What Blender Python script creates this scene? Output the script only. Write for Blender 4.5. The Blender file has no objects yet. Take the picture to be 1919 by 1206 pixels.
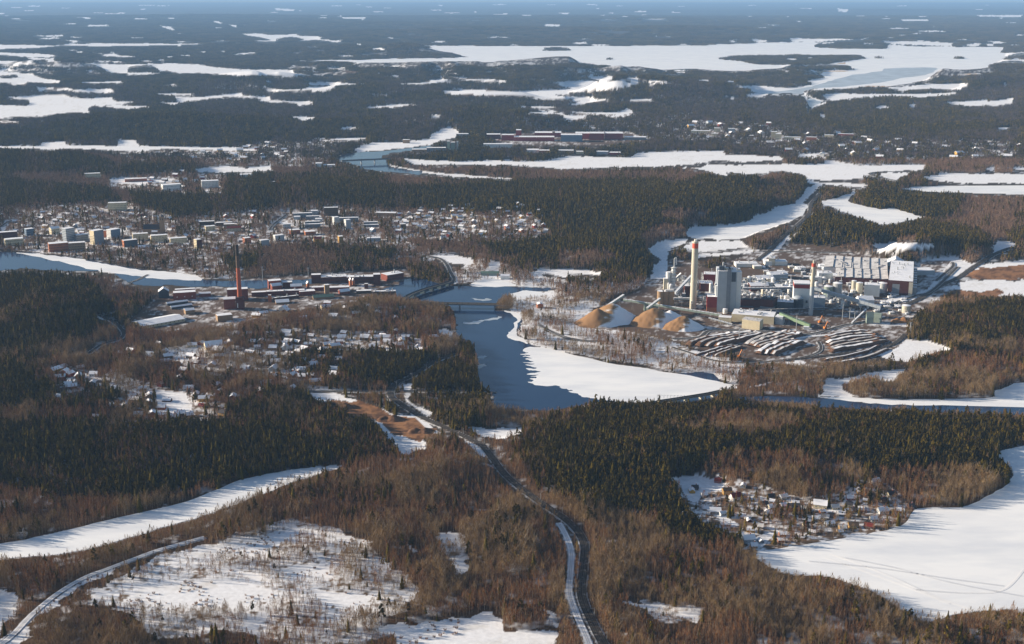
import bpy, bmesh, math, random
import numpy as np
from mathutils import Vector, Matrix
from mathutils.geometry import tessellate_polygon

# ------------------------------------------------------------------ camera, sky, sun, exposure
sc = bpy.context.scene
W, H = 1919.0, 1206.0
FPX = 2316.0            # focal length in photo pixels
VH = -20.0              # row of the flat horizon
CAMH = 600.0
PITCH = math.atan((H / 2 - VH) / FPX)
cam_d = bpy.data.cameras.new("camera")
cam = bpy.data.objects.new("camera", cam_d)
sc.collection.objects.link(cam)
cam.location = (0, 0, CAMH)
cam.rotation_euler = (math.pi / 2 - PITCH, 0, 0)
cam_d.sensor_width = 36.0
cam_d.lens = 36.0 * FPX / W
cam_d.clip_start = 1.0
cam_d.clip_end = 300000.0
sc.camera = cam

SUN_EL = math.radians(17.0)
SUN_AZ = math.radians(-11.0)      # direction in which the light travels, from +X
world = bpy.data.worlds.new("World")
sc.world = world
world.use_nodes = True
wn = world.node_tree
bg = wn.nodes["Background"]
sky = wn.nodes.new("ShaderNodeTexSky")
sky.sky_type = 'NISHITA'
sky.sun_disc = False
sky.sun_elevation = SUN_EL
sky.sun_rotation = math.radians(270)
sky.air_density = 1.0
sky.dust_density = 0.6
sky.ozone_density = 1.6
wn.links.new(sky.outputs[0], bg.inputs[0])
bg.inputs[1].default_value = 0.066

sun_d = bpy.data.lights.new("sun", 'SUN')
sun_d.energy = 5.0
sun_d.angle = math.radians(0.5)
sun_d.color = (1.0, 0.865, 0.69)
sun = bpy.data.objects.new("sun", sun_d)
sc.collection.objects.link(sun)
ldir = Vector((math.cos(SUN_EL) * math.cos(SUN_AZ), math.cos(SUN_EL) * math.sin(SUN_AZ), -math.sin(SUN_EL)))
sun.rotation_euler = ldir.to_track_quat('-Z', 'Y').to_euler()

sc.view_settings.view_transform = 'Standard'
sc.view_settings.look = 'None'
sc.view_settings.exposure = 0.97
sc.view_settings.gamma = 1.0
sc.cycles.use_denoising = True
sc.cycles.max_bounces = 5
sc.cycles.diffuse_bounces = 2
sc.cycles.glossy_bounces = 2
sc.cycles.transmission_bounces = 2
sc.cycles.transparent_max_bounces = 8
sc.cycles.volume_bounces = 0
sc.cycles.sample_clamp_indirect = 4.0

rng = np.random.default_rng(7)
random.seed(7)
col = sc.collection

# ------------------------------------------------------------------ pixel <-> ground
CP, SP = math.cos(PITCH), math.sin(PITCH)

def unproj(u, v, z=0.0):
    u = np.asarray(u, float); v = np.asarray(v, float)
    dx = (u - W / 2) / FPX; dy = -(v - H / 2) / FPX
    ry = CP + dy * SP
    rz = -SP + dy * CP
    t = (z - CAMH) / rz
    return t * dx, t * ry

def proj(X, Y, Z):
    X = np.asarray(X, float); Y = np.asarray(Y, float); Z = np.asarray(Z, float) - CAMH
    d = np.maximum(Y * CP - Z * SP, 1.0)
    up = Y * SP + Z * CP
    return W / 2 + FPX * X / d, H / 2 - FPX * up / d

def mpp(v):                                  # metres per photo pixel at the ground seen on row v
    x, y = unproj(W / 2, v)
    return float((y * CP + CAMH * SP) / FPX)

# ------------------------------------------------------------------ value noise
_tab = rng.random((256, 256))
def vnoise(x, y):
    xi = np.floor(x).astype(int); yi = np.floor(y).astype(int)
    fx = x - xi; fy = y - yi
    fx = fx * fx * (3 - 2 * fx); fy = fy * fy * (3 - 2 * fy)
    a = _tab[xi & 255, yi & 255]; b = _tab[(xi + 1) & 255, yi & 255]
    c = _tab[xi & 255, (yi + 1) & 255]; d = _tab[(xi + 1) & 255, (yi + 1) & 255]
    return (a * (1 - fx) + b * fx) * (1 - fy) + (c * (1 - fx) + d * fx) * fy
def fbm(x, y, n=4):
    s = 0; a = 0.5; t = 0
    for k in range(n):
        s = s + a * vnoise(x * 2 ** k + 17.3 * k, y * 2 ** k + 9.1 * k); t += a; a *= .5
    return s / t

# ------------------------------------------------------------------ land cover, drawn as seen and read back on the ground
# F open snow, E ice, W water, C conifers, B birch, M mixed, T town, S scrub on snow, I works yard, D bare earth, R road
CODE = {c: i for i, c in enumerate("MFEWCBTSIDRKY")}      # K reeds
TR = {'0': (0, 0, 1), 'A': (0, 60, .25013), 'B': (480, 60, .25013), 'C': (960, 60, .25013), 'D': (1439, 60, .25013),
      'E': (1500, 250, .3731), 'G': (1200, 250, .34), 'K': (700, 440, .21887), 'L': (0, 250, .2902), 'J': (380, 250, .2902),
      'M': (1400, 560, .27046), 'N': (0, 850, .3335), 'P': (600, 850, .3335), 'Q': (1240, 420, .16676), 'R': (1480, 460, .16676),
      'S': (900, 600, .33163), 'U': (480, 490, .16676), 'V': (240, 440, .14925), 'X': (440, 550, .29021), 'Y': (0, 550, .29021),
      'Z': (1260, 880, .23971), 'H': (1060, 430, .19069), 'O': (0, 380, .16676), 'a': (480, 380, .16676), 'b': (1260, 560, .16676),
      'c': (1279, 850, .3335)}
def P(s, t='0'):
    x0, y0, k = TR[t]
    return [(x0 + float(a) * k, y0 + float(b) * k) for a, b in (q.split(',') for q in s.split())]
COVER = """
C|0|0,245 240,205 420,215 640,225 640,255 400,262 200,262 0,262
C|A|0,880 300,880 620,905 870,975 860,990 500,1030 250,1050 0,1030
C|A|560,1040 900,990 1200,985 1470,1030 1440,1065 1300,1065 900,1060 640,1075
C|0|0,335 60,335 120,345 200,350 230,375 100,378 0,385
C|0|240,352 330,345 420,322 600,325 700,345 860,345 1000,335 1180,322 1260,345 1310,330 1400,322 1455,335 1460,380 1430,405 1330,420 1290,445 1235,452 1215,512 1150,505 1050,490 930,475 920,455 1035,440 1000,398 760,388 600,375 480,388 330,402 250,385
B|0|738,308 880,310 1010,315 1250,322 1310,330 1180,335 1000,337 860,332 760,322
B|G|100,430 200,405 380,420 370,480 270,500 120,460
B|G|0,560 110,480 260,510 250,560 150,590 30,640
B|0|1040,470 1120,465 1170,480 1100,495 1050,490
T|0|0,385 150,376 240,376 330,402 480,388 560,386 640,380 760,394 1000,398 1038,440 960,452 880,452 850,470 800,492 760,482 700,492 600,492 480,492 440,522 380,522 250,492 100,476 0,466
C|0|420,480 500,470 560,465 660,470 740,462 735,480 660,490 560,495 430,500
M|0|480,455 620,455 700,460 690,510 600,515 480,520
B|0|760,445 880,452 930,470 900,480 840,470 790,462
T|0|215,330 330,318 430,330 415,362 280,362 200,350
T|0|200,286 420,278 500,258 640,262 620,300 560,312 400,306 230,302
T|0|1200,222 1500,228 1640,252 1919,262 2120,265 2120,310 1750,318 1560,303 1380,276 1180,252
T|0|1050,213 1300,208 1280,236 1100,243
B|0|1180,262 1330,262 1420,275 1500,290 1480,300 1380,288 1190,280
B|0|1640,280 1700,300 1900,290 1919,310 1760,318
C|E|-60,500 0,430 100,402 250,410 350,450 430,475 560,432 700,442 900,482 1000,540 980,590 860,570 700,550 450,555 300,540 0,565 -120,560
B|E|450,540 560,500 660,530 640,560 450,570
B|E|780,620 850,570 985,560 985,600 860,655
C|E|290,290 400,285 700,295 830,310 780,380 700,420 620,415 470,370 300,345
B|E|700,420 900,405 1123,415 1123,480 1000,485 760,440
B|E|850,320 1123,310 1123,400 900,400 780,400
T|0|300,652 420,640 560,617 750,622 840,640 780,665 620,680 560,710 420,702 320,692
T|0|90,680 160,692 225,722 120,742
T|0|235,722 300,702 425,752 422,786 300,792 170,787
C|0|-200,500 60,505 150,520 210,540 220,600 150,640 0,665 -200,660
B|0|150,515 215,520 235,560 225,590 190,545
C|0|-200,690 60,690 110,720 60,760 -200,770
M|0|440,592 640,566 780,576 852,590 852,622 800,602 640,612 450,622
C|0|520,668 600,655 830,662 828,692 730,720 640,700 560,706
C|0|430,735 520,728 600,745 690,790 742,832 735,852 640,866 450,893 300,930 100,938 -200,900 -200,800 0,788 200,800 420,785
C|0|777,690 840,662 865,640 882,650 893,680 900,722 925,750 850,762 772,732
B|0|-200,900 0,905 100,930 330,935 300,960 200,978 0,1015 -200,1040
B|0|230,640 300,640 360,690 450,700 520,720 480,735 430,760 330,715 260,690
B|0|440,610 560,605 500,650 430,650 380,640
B|0|790,615 850,640 840,662 790,655
C|0|945,812 1000,785 1130,758 1250,750 1400,762 1560,768 1919,792 2120,800 2120,830 1919,832 1850,850 1600,850 1480,842 1320,880 1270,900 1262,970 1180,960 1060,935 1000,905
B|0|1250,800 1340,770 1480,775 1500,800 1400,815
B|0|1310,885 1380,840 1480,850 1640,845 1600,890 1510,925 1420,905
C|0|1480,800 1700,800 1900,830 1890,905 1800,870 1600,880 1560,860
B|0|1640,890 1780,880 1870,905 1790,945 1690,930
C|0|1230,920 1300,930 1370,990 1400,1020 1290,1010 1230,990
M|0|600,965 680,960 660,1000 590,1000
S|0|165,1110 300,1040 400,1015 540,975 620,985 700,1030 760,1070 790,1110 740,1150 700,1170 690,1200 560,1215 440,1180 300,1200 240,1150
S|P|640,470 800,450 850,540 840,640 780,690 700,560
S|0|1200,1125 1320,1140 1310,1170 1220,1160
S|0|955,560 1090,535 1240,520 1130,560 1092,600 1240,632 1300,655 1400,680 1380,716 1180,680 1000,647 972,622
S|Y|1060,380 1300,300 1460,330 1654,420 1654,470 1400,500 1200,500 1080,460
B|Y|760,380 1060,420 1300,520 1654,500 1654,640 1480,700 1200,620 900,560 760,480
S|Y|700,480 900,560 880,640 740,620 660,540
S|X|480,640 560,600 700,600 640,640 560,690
B|Y|400,760 560,720 900,740 1000,800 700,830 420,820
S|K|820,200 1000,210 1300,290 1560,380 1900,440 1700,480 1450,500 1250,430 1000,370 860,400 700,430 680,330
B|0|1390,690 1500,675 1560,690 1540,735 1450,745 1385,742 1370,728
B|M|1110,500 1250,400 1700,335 1919,325 2700,320 2700,600 1919,580 1690,690 1200,695 900,690 740,680 670,620 750,560 900,545 940,590 1000,585
C|M|1130,470 1250,410 1350,400 1330,440 1200,500 1130,500
C|M|1140,160 1200,100 1450,30 1919,0 2700,0 2700,300 1919,290 1650,320 1480,260 1180,230
I|0|1215,520 1260,482 1330,503 1420,470 1490,455 1600,470 1700,495 1780,480 1800,500 1790,540 1760,562 1700,600 1700,645 1640,668 1500,685 1400,672 1300,652 1240,634 1180,620 1085,612 1082,600 1150,560 1200,545
I|0|240,602 300,548 480,520 760,503 772,522 740,540 700,552 640,570 480,590 440,607 300,622
I|0|927,250 1170,245 1210,262 1120,272 930,270
E|A|0,93 400,98 640,85 1450,87 1455,95 1000,103 700,107 500,103 300,118 180,122 0,128 -600,128 -600,90
F|A|-600,150 0,152 250,158 440,172 380,186 200,186 0,170 -600,170
F|A|190,192 400,196 420,215 560,232 900,240 1100,238 1280,232 1480,240 1620,262 1800,280 1920,282 2200,282 2200,322 1920,325 1820,325 1700,318 1500,305 1340,310 1250,285 1180,305 1100,318 960,320 955,310 800,300 760,262 640,248 500,258 380,250 150,236 0,245 -600,245 -600,215 180,216 260,228 350,222 340,205 250,208
M|A|960,262 1130,250 1185,280 1185,302 960,305
F|A|730,180 850,158 900,175 1020,180 980,190 850,185
F|A|1775,160 1919,150 1919,162 1790,168
F|A|-600,290 0,290 120,305 210,308 320,345 455,362 440,378 330,378 200,372 180,392 90,392 80,378 -600,372
M|A|0,325 120,320 125,345 5,348
F|A|300,297 395,297 380,308 310,306
F|A|600,372 940,368 900,378 610,382
F|A|270,412 520,418 540,428 830,422 860,445 800,455 560,440 500,432 400,430 290,440
F|A|20,488 210,478 300,468 440,465 510,478 560,492 690,498 700,490 840,486 850,505 870,520 1020,516 900,540 720,548 655,565 655,585 680,605 580,600 420,610 300,628 110,632 0,645 -600,650 -600,545 0,545 90,548 200,552 222,540 215,505 70,492
F|A|1310,488 1480,488 1640,472 1800,455 1820,458 1820,475 1919,478 1919,488 1700,482 1500,505 1360,525 1330,525
F|A|1205,525 1330,528 1325,540 1220,535
F|A|-600,852 300,850 320,825 470,815 500,848 880,850 890,800 1010,810 1040,850 1919,865 1919,885 1700,885 1240,870 1150,880 1050,895 800,880 480,870 380,880 250,870 -600,868
F|A|1470,1022 1680,1003 1850,1015 1919,1005 2040,1000 2040,1030 1820,1048 1650,1052 1500,1042
F|A|820,1105 920,1085 1080,1105 1300,1105 1280,1125 960,1135 830,1125
E|B|-80,12 0,10 140,20 280,15 300,5 320,25 500,38 480,58 640,65 620,80 540,75 420,60 340,68 320,45 230,38 160,58 130,72 0,78 0,68 110,62 60,45 0,35 -110,20
E|0|400,39 417,42 415,45 403,42
E|0|428,45 445,48 443,51 433,49
E|0|537,113 655,112 732,110 870,107.5 865,104 850,99.5 792,94 810,92 805,87 797,84.5 960,86 1200,85.5 1320,84.5 1440,80 1480,79.5 1520,79 1690,86 1850,88 2130,88 2130,116 1919,117 1870,118 1850,122 1860,128 1840,137 1800,138 1760,138 1740,148 1700,156 1650,162 1615,162 1590,165 1540,167 1507,170 1520,182 1550,191 1530,198 1512,208 1512,195 1500,178 1439,176 1439,163 1476,164 1521,157 1514,151 1544,145 1539,140 1516,132.5 1440,131 1365,133 1302,129 1232,131 1200,129 1168,131 1155,130 1120,132.5 1087,132.5 1085,129 1140,126 1142,122.5 1110,120 1070,116 1035,119 997,120 960,119.5 905,121 870,119.5 815,121 770,124 700,124 677,124.5 675,119 640,115
K|D|1250,310 1290,288 1450,285 1650,285 1670,300 1480,318
K|D|510,237 780,205 800,208 700,218 560,242
K|D|320,292 670,292 500,303 400,322
K|D|700,400 960,392 880,412
Y|D|-60,462 220,425 350,400 480,360 640,320 850,290 900,270 1240,265 1250,290 1180,320 1000,345 860,375 700,390 560,410 400,415 330,430 270,440 290,480 370,510 440,520 350,545 310,590 295,595 300,500 270,470 100,465
M|D|325,110 380,85 480,70 700,62 830,68 900,110 880,122 500,122
M|D|-420,200 -330,180 -240,168 0,168 200,165 620,168 690,165 760,195 600,215 450,240 0,245 -100,240 -250,212
M|D|115,285 130,260 300,245 480,248 600,250 690,282 500,290 300,285
M|D|808,195 815,180 880,180 945,192
M|D|1222,212 1250,200 1282,212
M|D|1388,200 1410,180 1500,182 1520,200
M|D|1560,252 1600,240 1630,252
M|D|1740,155 1780,110 1919,85 2700,85 2700,155
M|D|1705,208 1780,185 1919,165 2700,160 2700,210
M|C|222,138 240,118 330,110 420,118 440,140
M|C|683,208 700,188 735,182 770,205
M|C|1430,180 1455,165 1478,180
F|D|165,45 530,50 750,50 700,65 480,68 330,75 180,72
F|D|830,65 1000,70 1150,65 1390,82 1380,105 1100,95 900,85
F|D|900,90 1050,100 1000,112 910,105
F|D|1480,92 1600,80 1590,105 1490,102
F|D|1640,90 1700,85 1700,105 1640,105
F|D|1650,70 1780,68 1780,85 1700,85
F|C|440,78 560,73 560,88 450,88
F|C|590,92 760,95 700,100 590,100
F|C|1050,25 1090,25 1090,40 1060,36
F|C|1135,30 1230,35 1140,42
F|C|1790,50 1910,65 1900,75 1820,78
F|C|1620,68 1690,70 1640,78
F|B|765,155 990,150 960,165 850,165
F|0|163,46 205,46 204,49 165,49
F|0|297,47 322,50 332,57 315,55
F|0|515,15 552,17 550,20 517,19
F|0|640,32 688,32 686,35 642,35
F|0|1122,36 1158,36 1158,39 1124,39
F|0|1203,35 1252,35 1250,39 1205,39
F|0|1570,15 1590,18 1588,23 1572,22
F|0|1688,36 1742,36 1740,39 1690,39
F|0|1830,28 1917,28 1915,32 1835,31
F|0|130,76 146,76 144,80 132,80
F|0|1020,45 1050,46 1048,49 1022,49
F|0|1130,57 1180,58 1170,61 1135,61
F|B|0,280 250,282 310,310 420,318 425,295 490,310 560,300 780,292 680,305 500,318 300,322 0,320
F|B|265,250 455,250 455,265 270,262
F|B|545,265 660,262 670,280 560,275
F|B|395,378 560,372 690,382 860,385 690,392 600,400 580,415 500,440 350,435 250,440 80,440 85,428 340,428 380,410 560,405 540,398 400,395
F|B|0,478 110,480 105,510 200,515 425,518 424,535 320,548 290,528 40,515
F|B|110,628 300,632 440,635 430,645 350,662 310,640
F|B|1058,385 1300,375 1300,355 1440,352 1430,372 1200,390
F|B|1520,355 1700,350 1880,358 1870,372 1700,365
F|B|1300,625 1350,615 1390,635 1340,645
F|0|832,169 900,168 960,171 1018,168 1075,166 1050,160 1045,153 1100,151 1147,152 1185,154 1200,154 1180,160 1155,166 1110,170 1067,172 1065,177 1042,176 1045,179 1110,182 1115,185 1075,190 1072,185 1035,185 1022,185 985,180 960,177 850,177 832,175
F|C|560,335 760,335 745,362 640,355 570,348
F|C|940,355 1050,358 1200,375 1000,372
F|C|470,530 560,500 740,506 600,525 500,542 410,548
F|C|380,625 550,620 540,640 470,655 405,658
F|C|420,590 560,600 800,600 860,565 910,590 900,605 760,635 725,630 800,612 500,608
F|C|505,278 640,270 620,290 510,290
F|C|1640,402 1919,400 1919,435 1850,448 1790,445 1780,420
F|C|1740,470 1919,440 1919,470 1830,485
F|C|1575,485 1720,485 1650,495
F|D|890,415 1000,410 1230,385 1500,385 1500,400 1430,430 1300,425 1150,425 1000,438
F|D|415,468 520,455 700,462 1000,460 1440,455 1300,475 1150,485 900,475 720,485 540,505 480,515 420,485
F|D|1330,525 1500,515 1650,505 1640,520 1850,490 1820,530 1700,550 1500,548 1400,540
F|D|790,565 850,548 920,560 850,572
F|D|1060,545 1110,535 1100,555 1070,562
F|D|370,610 440,620 420,645
F|B|740,872 850,830 1100,820 1300,800 1320,765 1440,705 1520,740 1500,790 1400,810 1300,842 1100,870 750,900
W|B|612,936 740,905 1000,885 1250,858 1300,845 1310,860 1200,880 1000,905 950,930 980,960 1000,1000 1060,1020 1270,1045 1400,1062 1200,1067 1000,1050 850,1030 720,985 640,962
F|B|1005,1000 1280,1045 1500,1065 1930,1095 1930,1104 1500,1085 1290,1058 1010,1008
F|0|755,297 805,300 855,302 960,299 960,302 1022,300 1060,292 1185,294 1192,285 1335,282 1357,282 1360,290 1440,291 1440,300 1380,304 1350,300 1298,307 1248,311 1160,313 1110,314 1060,316 1035,314 985,310 960,309 855,308 805,309 772,307
F|C|1270,1012 1420,1012 1470,985 1680,1000 1919,985 1919,1060 1750,1060 1600,1050 1620,1075 1530,1060 1450,1030
F|D|0,990 400,985 470,955 560,975 720,995 1180,990 1160,1030 850,1045 770,1060 680,1100 300,1110 260,1060 120,1040 0,1045
F|D|850,1060 1050,1050 1040,1070 950,1110 880,1095
F|D|1160,1085 1300,1055 1700,1060 2700,1060 2700,1140 1700,1130 1500,1130 1250,1110
E|D|1030,1165 1300,1155 2700,1155 2700,1215 1400,1200 1050,1180
F|D|1620,1020 1700,1010 1680,1045
F|D|1830,1010 2700,1005 2700,1030 1850,1030
F|D|230,910 450,905 320,930 240,930
F|D|0,930 120,935 80,965 0,960
F|D|280,1110 400,1125 640,1130 760,1140 700,1160 420,1140 330,1140
E|E|100,345 160,330 250,300 290,285 250,320 260,345 400,380 470,375 560,405 620,420 560,432 440,455 330,430 200,385
F|E|1000,535 1085,552 1060,575 990,605 880,665 800,720 700,760 600,830 480,850 400,860 400,840 550,810 640,780 760,640 600,640 780,610 860,655 950,620
F|E|370,550 560,545 700,560 600,580 480,580 390,600
F|E|740,775 830,740 980,735 1123,740 1700,740 1700,822 1010,815 990,780 940,790 750,780
D|E|740,785 940,790 1010,780 1010,820 800,815
D|E|820,710 870,680 1123,650 1700,640 1700,735 1000,735 870,730
F|E|880,660 1123,630 1700,620 1700,645 1123,655 870,682
E|G|920,390 915,420 880,460 780,500 720,520 560,575 400,580 270,570 270,515 400,510 600,480 620,455 700,435 760,400 830,390
F|G|960,280 1010,275 930,350 900,385 850,390 900,330 910,310
F|G|45,630 130,590 270,575 240,610 150,650 150,750 140,800 55,800 60,760 110,700 60,660
F|G|290,590 560,590 600,625 330,655 240,630
F|G|320,668 660,637 600,658 330,685
F|G|660,690 720,640 800,560 830,560 760,650 680,700
W|K|80,470 210,430 262,380 420,378 560,420 680,440 820,440 1200,445 1450,452 1580,458 1500,475 1400,482 1180,500 1110,545 1050,600 1040,640 1130,650 1220,670 1270,700 1260,760 1230,830 1230,890 1330,930 1500,1000 2200,1188 2900,1188 2900,1420 2230,1425 1880,1437 1500,1503 1040,1471 1032,1380 914,1275 895,1188 890,1050 850,950 740,880 690,850 720,785 705,740 690,660 600,600 560,570 330,556
E|S|235,170 330,150 700,235 1100,300 1440,370 1380,395 1150,430 920,463 740,455 640,440 590,432 545,410 500,402 530,396 470,388 440,372 400,370 350,373 300,362 270,350 305,341 270,333 315,326 285,318 330,311 275,303 300,296 345,290 290,284 265,276 320,270 300,262 262,254 310,247 245,238 300,230 250,221 290,212 240,206 285,198 232,190 280,182
Y|K|760,755 860,738 960,722 1060,703 1085,712 960,738 840,762
Y|K|830,545 900,550 980,548 1000,556 900,560
Y|K|890,1040 960,1030 980,1045 910,1062
Y|K|895,1120 940,1105 955,1118 905,1140
E|K|1120,650 1220,660 1270,700 1240,760 1230,850 1330,930 1190,892 1145,860 1190,820 1220,740 1200,690
E|K|820,432 950,380 1050,375 1220,425 1200,440 1000,446
E|K|1150,510 1300,478 1450,490 1430,525 1250,540
E|K|1250,432 1420,440 1300,447
F|K|560,820 620,818 690,850 660,880 600,850
F|K|1350,310 1450,290 1750,305 1919,310 1919,350 1700,340 1600,360 1500,340
F|K|420,180 640,168 850,190 860,240 760,250 690,240 560,195
F|K|1000,230 1080,230 1080,290 1010,290
W|L|-700,765 0,765 150,770 400,790 600,820 760,850 1000,890 1200,905 1300,940 1400,950 1654,950 1800,945 2160,940 2160,955 1800,985 1660,1000 1450,988 1200,990 1100,978 1030,985 900,980 790,942 720,892 620,890 330,882 150,872 0,882 -700,890
E|L|100,768 300,785 450,800 600,825 750,852 900,880 1100,895 1250,915 1300,945 1150,945 950,930 800,910 620,885 480,850 300,810
W|M|-60,682 300,676 480,690 560,692 1000,730 1919,736 2700,738 2700,810 1919,800 1500,792 1100,772 700,757 500,747 480,737 300,715 0,705
E|M|500,680 700,680 950,695 1300,695 1690,685 1700,650 1800,610 1919,580 2700,560 2700,742 1500,740 1000,730 800,716 560,692
F|M|500,620 560,560 700,545 900,510 1110,485 1090,510 1000,580 930,580 900,545 750,560 680,590 670,630 750,670 700,680 500,668
F|M|900,390 1040,340 1100,280 1250,290 1440,350 1300,370 1200,395 1120,440 980,430 920,410
F|M|270,440 380,430 420,440 330,470
F|M|0,602 200,570 110,592
E|0|2130,800 1919,835 1870,850 1896,880 1890,905 1850,930 1800,950 1720,953 1690,985 1600,1005 1500,1022 1420,1036 1440,1060 1480,1075 1550,1080 1640,1110 1680,1135 1740,1165 1800,1150 1919,1140 2130,1135
E|0|-210,1065 0,1020 100,1000 200,975 350,940 450,900 540,882 620,873 640,875 560,900 480,930 400,960 300,990 200,1020 100,1040 0,1050 -210,1100
F|N|700,830 760,775 850,735 1000,722 1180,712 1280,712 1420,745 1560,790 1500,820 1380,850 1200,868 1000,860 860,852
F|N|510,810 560,770 620,765 640,790 580,830 530,840
F|N|1060,565 1150,520 1290,510 1440,490 1520,450 1600,450 1670,400 1690,430 1600,490 1540,520 1440,560 1410,600 1380,560 1250,550 1160,590
F|N|1200,660 1290,650 1450,690 1500,720 1400,700
F|N|1560,640 1700,620 1760,600 1800,650 1700,690 1600,680
F|N|-60,790 0,770 60,780 90,820 40,960 0,1010 -60,1060
F|N|-100,1140 0,1040 60,1000 200,880 350,780 480,690 600,650 700,620 560,700 420,770 300,850 180,930 130,1067 100,1140
F|P|330,970 700,930 980,890 1060,990 1330,1010 1320,1067 1300,1120 480,1120
F|P|0,770 230,790 320,780 250,860 120,850 0,830
F|P|420,760 500,790 520,840 480,830
F|P|680,450 780,450 790,510 690,500
F|P|760,590 830,580 840,640 800,680
F|P|480,500 550,540 530,560
F|P|-40,640 40,620 50,680 0,710
F|P|20,465 220,470 330,510 100,510
F|P|1270,880 1320,890 1335,980 1290,960
F|P|1690,830 1919,850 1919,890 1800,860
F|c|-30,900 20,890 100,920 90,945 -20,930
F|X|480,640 640,640 800,700 960,740 1020,770 1200,790 1290,870 1340,900 1200,880 1100,800 950,770 860,740 700,690 550,700
F|X|890,815 970,840 1030,920 1150,900 1250,960 1120,1040 1050,1030 980,950 920,870
D|X|610,695 800,690 940,735 1010,778 1170,800 1250,880 1330,912 1180,940 1010,900 940,822 740,790
F|X|1480,872 1700,860 1850,862 1850,900 1660,935 1600,940
F|X|1440,930 1600,980 1600,1060 1560,1040 1480,970
F|X|1070,590 1130,580 1110,680 1160,720 1250,770 1240,790 1100,690
F|Y|870,600 1000,610 1020,760 1250,780 1200,640 1050,620
T|0|1258,902 1320,884 1420,905 1500,932 1560,925 1620,895 1660,905 1715,945 1692,985 1600,1006 1500,1022 1420,1036 1380,1010 1330,985 1290,960
F|Z|0,60 200,40 330,80 420,110 380,160 240,180 200,260 120,240 60,120
F|Z|220,260 330,300 520,430 480,450 300,340
F|Z|560,560 760,480 800,500 700,610 580,600
"""
# wide dark beds of railways and roads, as seen (photo pixels): class, half width in metres, path
ROADS = [
 ('railway', 4.8, P("1430,390 1290,440 1150,530 1050,575 1010,620 1010,665 1060,705 1200,795 1400,885 1560,960 1600,985", 'X') + P("970,30 1050,130 1200,250 1350,350 1440,430 1485,520 1478,650 1470,800 1530,950 1590,1067 1640,1150", 'P')),
 ('snowy_road', 3.4, P("1340,390 1385,470 1412,560 1405,680 1400,780 1430,880 1490,1020 1530,1120", 'P')),
 ('snowy_road', 3.2, P("-60,1120 60,1030 180,905 320,790 470,700 600,650 760,590 900,540 1150,470", 'N')),
 ('road', 4.5, P("420,175 560,200 620,245 660,320 690,380 660,415", 'K')),
 ('road', 3.2, P("0,545 130,585 300,640 460,690 700,715 930,712 1250,690 1480,655 1640,600 1670,540 1640,480", 'b')),
 ('road', 5.0, P("0,450 300,430 420,360 720,350 1100,370 1300,385 1450,400 1640,380 1919,300 2200,250", 'b')),
 ('snowy_road', 4.0, P("950,590 1250,480 1500,430 1700,410 2050,380", 'b')),
 ('railway', 4.5, P("1250,690 1700,640 2050,600 2300,560 2500,500 2620,400", 'b')),
 ('railway', 6.0, P("1060,575 990,600 880,665 800,720 700,768 600,830 500,870", 'E')),
 ('railway', 5.0, P("640,700 720,640 790,570 870,500 930,440 940,390 990,330", 'G')),
 ('road', 4.0, P("-300,70 0,70 700,80", 'R')),
 ('road', 4.0, P("570,390 660,330 780,290 790,240 720,180 640,150 760,110", 'Y')),
 ('road', 3.0, P("0,610 130,560 250,500", 'V')),
 ('road', 3.6, P("1420,770 1560,850 1700,900 1919,910", 'K')),
 ('road', 3.5, P("330,30 480,95 620,120", 'S')),
 ('road', 4.0, P("0,270 100,210 200,180", 'O')),
 ('road', 4.0, P("150,310 200,240 350,130", 'a')),
 ('road', 4.0, P("1060,1048 850,1046 760,1062 850,1090 960,1112", 'D')),
 ('road', 3.0, P("1690,640 1560,640 1350,632 460,632", 'X')),
 ('road', 4.0, P("1890,240 1600,510 1440,560 1200,640 1000,720 850,800", 'R')),
 ('road', 4.0, P("1830,190 1830,240 1700,350 1640,400", 'R')),
]
# faint tracks across the near lake
TRACKS = [P("830,560 1000,620 1200,700 1400,790 1640,880", 'c'), P("800,580 1000,650 1300,760 1500,840", 'c'), P("900,580 1200,640 1500,720 1919,800", 'c'), P("700,600 1100,640 1500,700 1800,740", 'c'), P("1919,640 1800,760 1600,780 1300,760", 'c')]

RU0, RV0, RNU, RNV = -220, -30, 2360, 1370
cover = np.zeros((RNV, RNU), np.uint8)
vv = np.arange(RNV)[:, None] + RV0
cover[:] = CODE['M']
cover[(vv > 862).repeat(RNU, 1)] = CODE['B']

def fill(poly, val, arr=None, grow=0):
    arr = cover if arr is None else arr
    p = np.array(poly); p = p - [RU0, RV0]
    x0 = max(int(p[:, 0].min()) - 1, 0); x1 = min(int(p[:, 0].max()) + 2, RNU)
    y0 = max(int(p[:, 1].min()) - 1, 0); y1 = min(int(p[:, 1].max()) + 2, RNV)
    if x1 <= x0 or y1 <= y0: return
    gx, gy = np.meshgrid(np.arange(x0, x1) + .5, np.arange(y0, y1) + .5)
    ins = np.zeros(gx.shape, bool)
    n = len(p)
    for i in range(n):
        ax, ay = p[i]; bx, by = p[(i + 1) % n]
        if ay == by: continue
        c = ((ay > gy) != (by > gy)) & (gx < (bx - ax) * (gy - ay) / (by - ay) + ax)
        ins ^= c
    arr[y0:y1, x0:x1][ins] = val

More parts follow.
